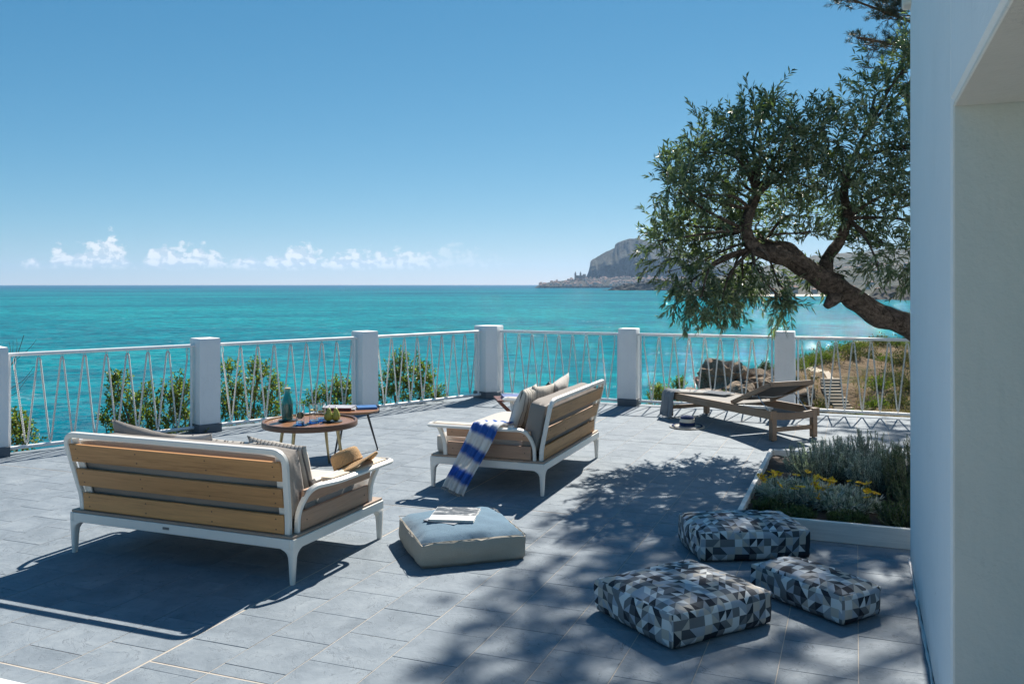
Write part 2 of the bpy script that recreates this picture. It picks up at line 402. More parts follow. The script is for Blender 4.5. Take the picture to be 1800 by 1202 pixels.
MAT['taupe'] = fabric('taupe canvas', (.27, .24, .212))
MAT['seat_fabric'] = fabric('pale sand canvas', (.52, .485, .44))
MAT['beige_side'] = fabric('beige canvas', (.42, .375, .305), .9, 900, .06, .2)
MAT['blue_top'] = fabric('faded blue canvas', (.115, .195, .262), .9, 800, .12, .35)
MAT['sling'] = fabric('taupe sling mesh', (.30, .275, .245), .8, 700)
MAT['dark_sling'] = plain('charcoal sling mesh', (.022, .022, .023), .7, .15, 300)
def stripes(name, cols, per, axis=0, noise=.0):
    t = NT(name); s = t.n('ShaderNodeSeparateXYZ'); t.L.new(t.coord(), s.inputs[0])
    x = t.math('FRACT', t.math('DIVIDE', t.math('ADD', s.outputs[axis], 5.0), per)); n = len(cols)
    st = []; q = 0
    for w, c in cols: st.append((q, c)); q += w
    c = t.ramp(x, st, 'CONSTANT'); w = t.noise(t.coord(), 420, 2, .7)
    t.set(color=t.mix(t.math('MULTIPLY', w, .3), c, (.2, .18, .16)), rough=.92, spec=.2); t.bump(t.math('ADD', w, t.noise(t.coord(), 12, 3)), .25, .01); return t.m
MAT['striped'] = stripes('striped linen', [(.30, (.62, .57, .50)), (.10, (.07, .065, .065)), (.10, (.50, .45, .38)), (.06, (.07, .065, .065)), (.22, (.66, .62, .55)), (.12, (.30, .27, .24)), (.10, (.60, .55, .48))], .11)
MAT['fine_striped'] = stripes('fine striped linen', [(.5, (.60, .55, .48)), (.2, (.12, .11, .11)), (.3, (.45, .40, .34))], .028)
def triangles():
    t = NT('triangle print'); uv = t.coord('UV'); q = t.vmath('SCALE', uv); q.node.inputs['Scale'].default_value = 1 / .043
    w = t.noise(t.coord(), 3, 2); q = t.vmath('ADD', q, (50, 50, 0))
    fl = t.vmath('FLOOR', q); fr = t.vmath('FRACTION', q); s = t.n('ShaderNodeSeparateXYZ'); t.L.new(fr, s.inputs[0])
    w1 = t.n('ShaderNodeTexWhiteNoise', noise_dimensions='2D'); t.L.new(fl, w1.inputs['Vector'])
    d1 = t.math('GREATER_THAN', s.outputs[0], s.outputs[1]); d2 = t.math('GREATER_THAN', t.math('ADD', s.outputs[0], s.outputs[1]), 1.0)
    pick = t.math('GREATER_THAN', w1.outputs['Value'], .5)
    tri = t.math('ADD', t.math('MULTIPLY', d1, pick), t.math('MULTIPLY', d2, t.math('SUBTRACT', 1.0, pick)))
    solid = t.math('GREATER_THAN', t.math('FRACT', t.math('MULTIPLY', w1.outputs['Value'], 7.31)), .15); tri = t.math('MULTIPLY', tri, solid)      # some cells are one plain square
    w2 = t.n('ShaderNodeTexWhiteNoise', noise_dimensions='3D'); c = t.n('ShaderNodeCombineXYZ'); s2 = t.n('ShaderNodeSeparateXYZ'); t.L.new(fl, s2.inputs[0])
    t.L.new(s2.outputs[0], c.inputs[0]); t.L.new(s2.outputs[1], c.inputs[1]); t.put(c.inputs[2], t.math('ADD', tri, 3.0)); t.L.new(c.outputs[0], w2.inputs['Vector'])
    col = t.ramp(w2.outputs['Value'], [(0, (.018, .022, .032)), (.14, (.075, .082, .092)), (.28, (.17, .175, .18)), (.41, (.32, .33, .34)), (.54, (.50, .45, .385)), (.69, (.70, .70, .68)), (.86, (.36, .40, .45))], 'CONSTANT')
    n = t.noise(t.coord(), 500, 2, .7); t.set(color=t.mix(t.math('MULTIPLY', n, .12), col, (.2, .2, .2)), rough=.85, spec=.25)
    t.bump(t.math('ADD', t.math('MULTIPLY', n, .2), t.noise(t.coord(), 11, 3, .5, .6)), .3, .012); return t.m
MAT['triangles'] = triangles()
MAT['pouf_base'] = fabric('grey pouf underside', (.16, .155, .15))
def towel_mat(name, bands, c0, c1, edge=.02):
    """woven cloth with dyed bands across its length (UV v runs along it)"""
    t = NT(name); s = t.n('ShaderNodeSeparateXYZ'); t.L.new(t.coord('UV'), s.inputs[0]); uv = t.coord('UV')
    v = t.math('ADD', s.outputs[1], t.math('MULTIPLY', t.math('SUBTRACT', t.noise(uv, 7, 4, .6), .5), edge * 2.4)); m = None
    for a, b in bands:
        k = t.math('MULTIPLY', t.rng(v, a - edge, a + edge, 0, 1, True), t.rng(v, b - edge, b + edge, 1, 0, True)); m = k if m is None else t.math('MAXIMUM', m, k)
    n = t.noise(t.coord(), 300, 2, .7); c = t.mix(m, c0, c1); t.set(color=t.mix(t.math('MULTIPLY', n, .18), c, (.3, .3, .32)), rough=.95, spec=.1, sheen=.2)
    t.bump(t.math('ADD', n, t.noise(t.mapping(uv, scale=(1, .2, 1)), 26, 3)), .25, .006)
    tr = t.n('ShaderNodeBsdfTranslucent'); t.L.new(c, tr.inputs[0]); ms = t.n('ShaderNodeMixShader'); ms.inputs[0].default_value = .35
    t.L.new(t.b.outputs[0], ms.inputs[1]); t.L.new(tr.outputs[0], ms.inputs[2]); t.L.new(ms.outputs[0], t.out.inputs[0]); return t.m
MAT['tiedye'] = towel_mat('blue and white tie dyed cotton', [(.04, .09), (.22, .31), (.43, .515), (.625, .715), (.82, .915)], (.88, .88, .86), (.024, .145, .54))
MAT['grey_towel'] = towel_mat('grey and white hammam cotton', [(.0, .30), (.40, .43), (.47, .485), (.60, 1.0)], (.66, .64, .60), (.30, .32, .34), .004)
def straw(name, c1, c2, sc=150):
    t = NT(name); p = t.coord(); w = t.n('ShaderNodeTexVoronoi'); t.L.new(p, w.inputs['Vector']); w.inputs['Scale'].default_value = sc
    n = t.noise(p, sc * 1.7, 3, .7); t.set(color=t.mix(t.rng(n, .3, .7), c2, c1), rough=.85, spec=.2); t.bump(t.math('ADD', w.outputs['Distance'], n), .9, .004); return t.m
MAT['straw'] = straw('raffia straw', (.58, .38, .20), (.34, .20, .095))
MAT['white_straw'] = straw('white straw', (.72, .69, .62), (.52, .49, .43), 260)
MAT['navy_straw'] = straw('navy straw', (.018, .045, .13), (.010, .022, .075), 260)
def bark(name, c1, c2):
    t = NT(name); p = t.coord(); a = t.mapping(p, scale=(1, 1, 1)); n1 = t.noise(a, 9, 6, .7, 1.5); n2 = t.noise(a, 38, 5, .65, .6)
    f = t.math('ADD', t.math('MULTIPLY', n1, .6), t.math('MULTIPLY', n2, .4)); t.set(color=t.ramp(f, [(.38, c2), (.5, c1), (.62, tuple(k * 1.9 for k in c1))]), rough=.95, spec=.15)
    t.bump(t.math('ADD', f, t.math('MULTIPLY', t.noise(p, 85, 4, .6), .25)), 1.0, .05); return t.m
MAT['olive_bark'] = bark('olive bark', (.090, .070, .056), (.020, .015, .012))
MAT['pine_bark'] = bark('pine bark', (.13, .085, .06), (.05, .03, .022))
MAT['plant_stem'] = plain('green grey plant stem', (.10, .115, .085), .8, .2, 20)
MAT['twig'] = bark('shrub stem', (.14, .11, .08), (.06, .045, .03))
MAT['olive_leaf'] = leafmat('olive leaves', (.058, .088, .050), (.112, .152, .090), (.26, .29, .225), .36, .42)
MAT['pine_leaf'] = leafmat('pine needles', (.022, .036, .024), (.045, .058, .032), (.085, .072, .045), .15, .5)
MAT['shrub_leaf'] = leafmat('glossy shrub leaves', (.050, .085, .018), (.125, .165, .032), (.27, .285, .075), .48, .42)
MAT['silver_leaf'] = leafmat('silver foliage', (.22, .255, .25), (.36, .40, .39), (.50, .54, .53), .25, .8)
MAT['grey_leaf'] = leafmat('grey green foliage', (.15, .185, .18), (.25, .295, .285), (.37, .41, .40), .25, .8)
MAT['rosemary_leaf'] = leafmat('rosemary foliage', (.030, .058, .028), (.062, .100, .046), (.12, .15, .07), .2, .6)
MAT['herb_leaf'] = leafmat('green herb foliage', (.030, .055, .018), (.060, .095, .030), (.10, .14, .05), .25, .6)
MAT['scrub_leaf'] = leafmat('coastal scrub foliage', (.045, .075, .018), (.10, .14, .030), (.20, .22, .055), .3, .6)
MAT['heath_leaf'] = leafmat('dark scrub foliage', (.035, .045, .022), (.075, .080, .038), (.14, .12, .065), .25, .7)
MAT['dry_grass'] = leafmat('dry grass', (.13, .092, .046), (.21, .155, .08), (.31, .24, .13), .25, .8)
MAT['petal'] = leafmat('yellow petals', (.62, .32, .012), (.72, .44, .020), (.78, .55, .045), .25, .5)
MAT['flower_eye'] = plain('orange flower eye', (.45, .16, .01), .7)
MAT['soil'] = plain('dark soil', (.055, .040, .030), .95, .4, 30, .9, 45)
MAT['board_white'] = wood('white painted board', (.62, .62, .60), (.50, .50, .49), 'x', 14, .6)
MAT['white_stone'] = plain('white stone sill', (.78, .77, .74), .5, .05, 6, .1, 40)
def glass(name, c, rough=.0):
    t = NT(name); t.set(color=c, rough=rough, trans=1.0, ior=1.45); return t.m
MAT['clear_glass'] = glass('clear glass', (.97, .98, .98)); MAT['blue_glass'] = glass('cobalt glass', (.10, .33, .82))
MAT['lemon'] = plain('lemon slice', (.80, .62, .16), .5, .15, 60)
MAT['pear'] = plain('pear skin', (.34, .36, .065), .42, .25, 22, .05, 120)
MAT['stem'] = plain('pear stem', (.12, .07, .03), .8)
MAT['slate_plate'] = plain('black slate plate', (.03, .035, .04), .4, .3, 20)
MAT['cork'] = plain('cork lid', (.60, .47, .30), .8, .2, 60)
def bottle_mat():
    t = NT('teal glazed bottle'); p = t.coord(); s = t.n('ShaderNodeSeparateXYZ'); t.L.new(p, s.inputs[0])
    w = t.n('ShaderNodeTexWave', wave_type='RINGS', rings_direction='SPHERICAL'); t.L.new(t.mapping(p, loc=(.02, .045, -.085)), w.inputs[0]); w.inputs['Scale'].default_value = 26; w.inputs['Distortion'].default_value = 1.1
    band = t.math('MULTIPLY', t.rng(s.outputs[2], .018, .024, 0, 1), t.rng(s.outputs[2], .135, .141, 1, 0))
    base = t.ramp(t.rng(s.outputs[2], 0, .28), [(0, (.012, .24, .20)), (.5, (.010, .20, .17)), (1, (.030, .32, .29))])
    c = t.mix(t.math('MULTIPLY', band, t.rng(w.outputs[1], .45, .6)), base, t.mix(band, base, (.004, .030, .032)))
    t.set(color=c, rough=.16, coat=.5); return t.m
MAT['bottle'] = bottle_mat()
def printed(name, stops, scale, c_edge=None, seed=0.0):
    t = NT(name); p = t.mapping(t.coord(), loc=(seed, seed * .7, 0)); n = t.noise(t.mapping(p, scale=(1, 1.6, 1)), scale, 5, .65, .6)
    t.set(color=t.ramp(n, stops, 'LINEAR'), rough=.35); return t.m
MAT['cover_photo'] = printed('black and white cover photo', [(.30, (.025, .027, .03)), (.48, (.085, .09, .095)), (.57, (.22, .22, .215)), (.66, (.62, .61, .59))], 16)
MAT['cover_grey'] = printed('grey magazine cover', [(.3, (.14, .15, .17)), (.5, (.32, .33, .35)), (.7, (.55, .55, .54))], 13, None, 3.0)
MAT['cover_red'] = printed('grey and plum magazine cover', [(.3, (.30, .27, .29)), (.55, (.48, .45, .46)), (.75, (.60, .58, .58))], 9, None, 5.0)
MAT['cover_blue'] = plain('blue book cover', (.030, .135, .36), .4, .12, 8)
MAT['cover_navy'] = plain('navy book cover', (.055, .095, .27), .45, .1, 8)
MAT['spine_red'] = plain('plum book spine', (.16, .035, .045), .5)
MAT['pages'] = plain('paper pages', (.66, .64, .58), .8, .06, 200)
MAT['print_white'] = plain('white printed paper', (.74, .72, .69), .4, .03)
MAT['badge'] = plain('grey maker badge', (.16, .155, .145), .4)
MAT['screw'] = plain('dark screw head', (.10, .06, .035), .5)

def sea_mat():
    t = NT('sea water'); p = t.pos(); d = t.vmath('LENGTH', p); d = d.node.outputs['Value']
    big = t.noise(t.mapping(p, scale=(.55, 1, 1)), .012, 4, .55, .8); mid = t.noise(t.mapping(p, scale=(.45, 1, 1)), .0030, 4, .55, .6)
    shallow = t.rng(t.math('ADD', t.math('MULTIPLY', big, .45), t.math('MULTIPLY', mid, .75)), .42, .80, 0, 1, True)
    c = t.ramp(shallow, [(0, (.000, .098, .145)), (.5, (.000, .160, .195)), (1, (.004, .225, .240))])
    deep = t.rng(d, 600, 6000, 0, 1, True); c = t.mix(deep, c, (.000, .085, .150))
    # wind ripples: light and dark wavelet faces put into the water colour
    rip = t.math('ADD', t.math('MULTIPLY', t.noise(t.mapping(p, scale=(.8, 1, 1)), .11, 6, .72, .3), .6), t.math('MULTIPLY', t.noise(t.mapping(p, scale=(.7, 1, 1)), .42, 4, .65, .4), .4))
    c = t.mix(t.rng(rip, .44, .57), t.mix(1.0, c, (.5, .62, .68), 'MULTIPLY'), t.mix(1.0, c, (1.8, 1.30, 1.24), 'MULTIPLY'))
    ridg = t.noise(t.mapping(p, scale=(.30, 1, 1)), .085, 4, .6, 1.0)
    cap = t.math('MULTIPLY', t.rng(t.math('ABSOLUTE', t.math('SUBTRACT', ridg, .5)), 0, .010, 1, 0), t.rng(t.noise(p, .022, 3, .6), .57, .66, 0, 1))
    cap = t.math('MULTIPLY', cap, t.rng(t.noise(p, .55, 3, .6), .44, .60, 0, 1)); cap = t.math('MULTIPLY', cap, t.rng(d, 300, 800, 1, 0))
    diff = t.n('ShaderNodeBsdfDiffuse'); t.put(diff.inputs[0], t.mix(cap, c, (.6, .64, .64)))
    # wavelet slopes, taken straight from noise so that far water keeps its roughness
    def slope(sc, k, dist=.3): return t.vmath('MULTIPLY', t.vmath('SUBTRACT', t.noise(p, sc, 3, .6, dist, 'Color'), (.5, .5, .5)), (k, k, 0))
    nn = t.vmath('NORMALIZE', t.vmath('ADD', t.vmath('ADD', slope(.20, 1.25), slope(1.3, 2.1)), t.vmath('ADD', slope(5.5, 1.7), (0, 0, 1))))
    gl = t.n('ShaderNodeBsdfGlossy'); gl.inputs['Roughness'].default_value = .06; t.L.new(nn, gl.inputs['Normal']); gl.inputs[0].default_value = (1, 1, 1, 1)
    fr = t.n('ShaderNodeFresnel'); fr.inputs[0].default_value = 1.33; t.L.new(nn, fr.inputs['Normal'])
    ms = t.n('ShaderNodeMixShader'); t.put(ms.inputs[0], t.math('MINIMUM', t.math('MULTIPLY', fr.outputs[0], .65), .15)); t.L.new(diff.outputs[0], ms.inputs[1]); t.L.new(gl.outputs[0], ms.inputs[2])
    t.L.new(ms.outputs[0], t.out.inputs[0]); return t.m
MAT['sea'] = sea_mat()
def terrain_mat(name, dry, green, rock, s=1.0, slope=(.45, .75)):
    t = NT(name); p = t.pos(); n1 = t.noise(p, .16 * s, 5, .6, .5); n2 = t.noise(p, .9 * s, 5, .65); n3 = t.noise(p, 5 * s, 4, .6)
    nz = t.n('ShaderNodeSeparateXYZ'); t.L.new(t.n('ShaderNodeNewGeometry').outputs['Normal'], nz.inputs[0])
    c = t.mix(t.rng(n3, .3, .7), tuple(k * .7 for k in dry), dry); c = t.mix(t.rng(t.math('ADD', t.math('MULTIPLY', n1, .6), t.math('MULTIPLY', n2, .4)), .48, .60), c, t.mix(n3, tuple(k * .6 for k in green), green))
    c = t.mix(t.rng(t.math('ADD', nz.outputs[2], t.math('MULTIPLY', t.math('SUBTRACT', n2, .5), .5)), slope[0], slope[1], 1, 0), c, t.mix(n3, tuple(k * .5 for k in rock), rock))
    t.set(color=c, rough=.95, spec=.1); t.bump(t.math('ADD', n2, t.math('MULTIPLY', n3, .4)), .7, .5 / s); return t.m
MAT['headland'] = terrain_mat('dry headland', (.20, .14, .082), (.070, .078, .024), (.15, .11, .072))
MAT['far_hill'] = terrain_mat('far hill', (.12, .11, .078), (.050, .060, .036), (.18, .165, .145), .02, (.50, .8))
MAT['far_rock'] = terrain_mat('far rock', (.085, .085, .068), (.042, .050, .034), (.125, .125, .122), .025, (.55, .85))
MAT['dark_shore'] = terrain_mat('dark shore rock', (.070, .060, .046), (.034, .038, .024), (.070, .058, .048), .03, (.4, .8))
def rock_mat():
    t = NT('weathered sandstone'); p = t.pos(); n1 = t.noise(p, .8, 6, .65, .6); n2 = t.noise(p, 6, 5, .65); f = t.math('ADD', t.math('MULTIPLY', n1, .6), t.math('MULTIPLY', n2, .4))
    t.set(color=t.ramp(f, [(.34, (.085, .060, .040)), (.5, (.24, .18, .125)), (.68, (.38, .305, .225))]), rough=.95, spec=.15); t.bump(f, .9, .25); return t.m
MAT['rock'] = rock_mat()
MAT['step'] = plain('pale stone step', (.46, .38, .28), .9, .15, 3, .4, 20)
MAT['house'] = None
def house_mat():
    t = NT('pale far house'); r = t.n('ShaderNodeObjectInfo').outputs['Random']
    t.set(color=t.ramp(r, [(0, (.50, .42, .34)), (.3, (.62, .56, .48)), (.6, (.45, .34, .27)), (1, (.70, .66, .60))]), rough=.9); return t.m
MAT['house'] = house_mat(); MAT['roof'] = plain('terracotta roof', (.30, .15, .095), .9, .2, .2)
MAT['church'] = plain('old church stone', (.30, .25, .20), .9, .15, .1)
MAT['sand'] = plain('pale beach sand', (.55, .48, .38), .95, .1, .05)

# ------------------------------------------------------------------ terrace floor
P = 0.312; Q = 0.32; V0 = -2.799; U0 = 2.868
def uv2w(u, v, z=0.0): return Vector((U.x * u + V_.x * v, U.y * u + V_.y * v, z))
PIL = [(-4.83, 8.17), (-3.33, 9.57), (-1.83, 10.97), (-0.32, 12.46), (1.55, 11.66), (3.39, 10.95), (5.23, 10.22)]
D1 = Vector((0.707, 0.707)); D2 = Vector((0.931, -0.365))
N1 = Vector((-0.707, 0.707)); N2 = Vector((0.365, 0.931))
def inside_lines():                       # half planes n.p <= k of the terrace
    return [(N1, N1.dot(Vector(PIL[1])) + .17), (N2, N2.dot(Vector(PIL[4])) + .17)]
def clip(poly, n, k):
    out = []
    for i in range(len(poly)):
        a, b = poly[i - 1], poly[i]; da, db = n.dot(a) - k, n.dot(b) - k
        if (da <= 0) != (db <= 0): out.append(a + (b - a) * (da / (da - db)))
        if db <= 0: out.append(b)
    return out
def build_floor():
    poly = [Vector(p) for p in ((-9, -2.5), (9, -2.5), (9, 14), (-9, 14))]
    for n, k in inside_lines(): poly = clip(poly, n, k)
    mb = MB(); mb.prism([(p.x, p.y) for p in poly], -0.45, -0.0018)
    fl = mb.build('terrace_floor', MAT['grout'], None, 0); tag(fl, kind='structure')
    cells = []
    def seg(bounds, v0, v1, par):
        for a, b in zip(bounds[:-1], bounds[1:]):
            us = [a + .004]; k = math.floor((a - U0 - par) / Q); x = U0 + par + k * Q
            while x < b - .05:
                if x > a + .05: us.append(x)
                x += Q
            us.append(b - .004)
            for p, q in zip(us[:-1], us[1:]): cells.append((p + .0016, q - .0016, v0, v1))
    for k in range(-26, 40):
        v0, v1 = V0 + k * P + .0020, V0 + (k + 1) * P - .0020
        if k == 0: v0 += .004
        if k == -1: v1 -= .004
        seg([-3.5, 2.69, 5.63, 8.57, 15] if k < 0 else [-3.5, -.03, 2.93, 5.86, 8.8, 15], v0, v1, .16 * (k % 2))
    tiles = []
    for (u0, u1, v0, v1) in cells:
        c = uv2w((u0 + u1) / 2, (v0 + v1) / 2)
        if c.y < 0.6 or c.y > 13.2 or c.x < -8 or c.x > 8.6 or abs(c.x) > c.y * .75 + 1.2: continue
        pl = [uv2w(*q).to_2d() for q in ((u0, v0), (u0, v1), (u1, v1), (u1, v0))]; full = True
        for n, kk in inside_lines():
            p2 = clip(pl, n, kk - .004)
            if len(p2) != len(pl) or any((a - b).length > 1e-6 for a, b in zip(p2, pl)): full = False
            pl = p2
            if len(pl) < 3: break
        if len(pl) < 3: continue
        px = 900 + c.x / c.y * 1550; py = 500 + 1.6 * 1550 / c.y
        wall = (c.x - 2.309) * V_.x + (c.y - 5.113) * V_.y
        vis = -60 < px < 1660 and py < 1250 and not (wall > .05 and (c - Vector((2.309, 5.113, 0))).dot(U) < 0)
        tiles.append((c.y if vis else 99 + c.y, c, pl, full, u1 - u0, v1 - v0))
    tiles.sort(key=lambda t: t[0]); cache = {}
    def tile_mesh(lu, lv):
        key = (round(lu, 4), round(lv, 4))
        if key not in cache:
            m = MB(); a, b, c = lv / 2, lu / 2, .0009
            m.add([(-a, -b, -.012), (a, -b, -.012), (a, b, -.012), (-a, b, -.012), (-a, -b, -c), (a, -b, -c), (a, b, -c), (-a, b, -c), (-a + c, -b + c, 0), (a - c, -b + c, 0), (a - c, b - c, 0), (-a + c, b - c, 0)],
                  [(8, 9, 10, 11)] + [(i, (i + 1) % 4, 4 + (i + 1) % 4, 4 + i) for i in range(4)] + [(4 + i, 4 + (i + 1) % 4, 8 + (i + 1) % 4, 8 + i) for i in range(4)])
            cache[key] = m.mesh('tile', 0); cache[key].materials.append(MAT['slate'])
        return cache[key]
    rest = MB(); n = 0
    for (d, c, pl, full, lu, lv) in tiles:
        dz = RNG.uniform(-.0005, .0005)
        if n < 300 and full and d < 90:
            o = from_mesh('tile', tile_mesh(lu, lv), None, fl); o.location = (c.x, c.y, dz)
            o.rotation_euler = (RNG.uniform(-.0012, .0012), RNG.uniform(-.0012, .0012), AX); n += 1
        else:
            k = len(pl); cc = Vector((sum(p.x for p in pl) / k, sum(p.y for p in pl) / k)); s_ = .0009
            sx, sy = RNG.uniform(-.0012, .0012, 2)
            vs = [(p.x, p.y, -.012) for p in pl] + [(p.x, p.y, -s_ + dz) for p in pl]
            for p in pl:
                e = p + (cc - p).normalized() * s_ * 1.4; vs.append((e.x, e.y, dz + sx * (e.x - cc.x) + sy * (e.y - cc.y)))
            fs = [tuple(2 * k + i for i in range(k))] + [(i, (i + 1) % k, k + (i + 1) % k, k + i) for i in range(k)] + [(k + i, k + (i + 1) % k, 2 * k + (i + 1) % k, 2 * k + i) for i in range(k)]
            if Vector((pl[1] - pl[0]).to_3d()).cross((pl[2] - pl[1]).to_3d()).z < 0: fs = [f[::-1] for f in fs]
            rest.add(vs, fs)
    r_ = rest.build('tiles', MAT['slate'], fl, 0); tag(r_, kind='stuff')
    return fl
build_floor()
# the white stone sill at the camera's feet, bottom left
s_ = MB(); s_.box((0, 0, 0), (3.2, .5, .03), None, .006)
sill = s_.build('stone_sill', MAT['white_stone'], None, 30); c_ = Vector((-2.09, 3.60, 0)) + V_ * 1.0 - U * .305; place(sill, (c_.x, c_.y, .0155), (0, 0, AX))
tag(sill, 'white stone sill slab at the bottom left corner of the paving', 'sill')

# ------------------------------------------------------------------ house wall at the right, with its wide opening
def build_house():
    h = empty('house', (2.309, 5.113, 0), AX, 'white plastered house wall with a wide cream lined opening, at the right edge', 'house')
    T = .62; HT = 3.42; J = 2.366; LZ = 2.19; E = 6.2       # local x along V (into the house), local -y towards the camera
    def blk(name, x0, x1, y0, y1, z0, z1, mat, cham=.012):
        m = MB(); m.box(((x0 + x1) / 2, (y0 + y1) / 2, (z0 + z1) / 2), (x1 - x0, y1 - y0, z1 - z0), None, cham); return m.build(name, mat, h, 30)
    # outer leaf (cool white) and the lining of the opening (cream), 4 mm apart in plan
    blk('wall', 0, T, -J + .012, 0, 0, HT, MAT['wall'])
    blk('wall', 0, T, -E - 1.4, -E, 0, HT, MAT['wall'])
    blk('lintel', 0, T, -E, -J + .012, LZ + .012, HT, MAT['wall'])
    blk('jamb', .006, T + .3, -J - .010, -J + .010, 0, LZ + .004, MAT['jamb'], .004)
    blk('soffit', .006, T + .3, -E + .01, -J - .012, LZ - .008, LZ + .010, MAT['jamb'], .004)
    blk('wall', T + .004, 5.5, -.4, -.004, 0, HT, MAT['wall'])
    blk('wall', 4.2, 4.5, -E, -.41, 0, HT, MAT['jamb'])
    blk('floor', T + .004, 4.19, -E, -.41, -.02, .006, MAT['jamb'], 0)
    blk('ceiling', T + .31, 4.19, -E, -.41, 2.75, 2.85, MAT['wall'], 0)
    blk('roof', -.05, 5.6, -E - 1.5, .05, HT + .004, HT + .12, MAT['wall'])
    blk('gutter_end', -.045, .10, -.12, .018, 3.19, HT - .004, MAT['jamb'], .01)
    m = MB(); path = [(-.004 + RNG.uniform(-.004, .003), -y, .004) for y in np.linspace(0.0, E - 1, 70)]
    m.tube(path, [RNG.uniform(.004, .011) for _ in path], 6); m.build('mortar_bead', MAT['pillar'], h, 60)
build_house()

# ------------------------------------------------------------------ balustrade: pillars, rails, roped bays
PN = ['white pillar cut by the left edge of the picture, left end of the railing', 'white pillar behind the sofa with honey slats, second pillar from the left',
      'white pillar just behind the small three legged table with magazines', 'wide white corner pillar where the railing turns, beside the folding stool',
      'white pillar between the far sofa and the lounger', 'white pillar half hidden behind the raised back of the lounger']
def build_pillar(i):
    x, y = PIL[i]; a = .235
    ang = math.atan2(D1.y, D1.x) if i < 3 else math.atan2(D2.y, D2.x)
    e = empty('pillar', (x, y, 0), 0, PN[i], 'pillar', 'pillars of the terrace railing')
    def sq(s, q): return [rotz(q) @ Vector((sx * s / 2, sy * s / 2, 0)) for sx, sy in ((-1, -1), (1, -1), (1, 1), (-1, 1))]
    if i == 3:
        def outline(s):
            pts = sq(s, math.atan2(D1.y, D1.x)) + sq(s, math.atan2(D2.y, D2.x)); pts = [p + Vector((-.045 if k < 4 else .045, -.02, 0)) for k, p in enumerate(pts)]
            pts.sort(key=lambda p: (p.x, p.y)); lo, hi = [], []          # convex hull
            for seq, h in ((pts, lo), (pts[::-1], hi)):
                for p in seq:
                    while len(h) > 1 and (h[-1] - h[-2]).cross(p - h[-2]).z <= 0: h.pop()
                    h.append(p)
            return [(p.x, p.y) for p in lo[:-1] + hi[:-1]]
    else:
        def outline(s): return [(p.x, p.y) for p in sq(s, ang)]
    bm = bmesh.new(); ol = outline(a); nz = 14; rings = []
    dens = []
    for k in range(len(ol)):
        p, q = Vector(ol[k]), Vector(ol[(k + 1) % len(ol)]); n = max(2, int((q - p).length / .04))
        for t in range(n): dens.append(p + (q - p) * t / n)
    zs = list(np.linspace(.09, 1.0, nz)) + [1.01, 1.014]; sh = [0] * nz + [.006, .016]
    for z, s_ in zip(zs, sh):
        rg = []
        for p in dens:
            w = .004 * fbm((p.x * 1 + i * 7, p.y, z), 4, 3); d = p.normalized(); q = p + d * (w - s_); rg.append(bm.verts.new((q.x, q.y, z)))
        rings.append(rg)
    for r0, r1 in zip(rings[:-1], rings[1:]):
        for k in range(len(dens)): bm.faces.new((r0[k], r0[(k + 1) % len(dens)], r1[(k + 1) % len(dens)], r1[k]))
    bm.faces.new(rings[-1]); me = bpy.data.meshes.new('shaft'); bm.to_mesh(me); bm.free()
    me.polygons.foreach_set('use_smooth', [True] * len(me.polygons)); me.set_sharp_from_angle(angle=R(35))
    from_mesh('shaft', me, MAT['pillar'], e)
    m = MB(); m.prism(outline(a + .022), -.004, .095, .004); m.build('skirting', MAT['skirting'], e, 30)
for i in range(6): build_pillar(i)

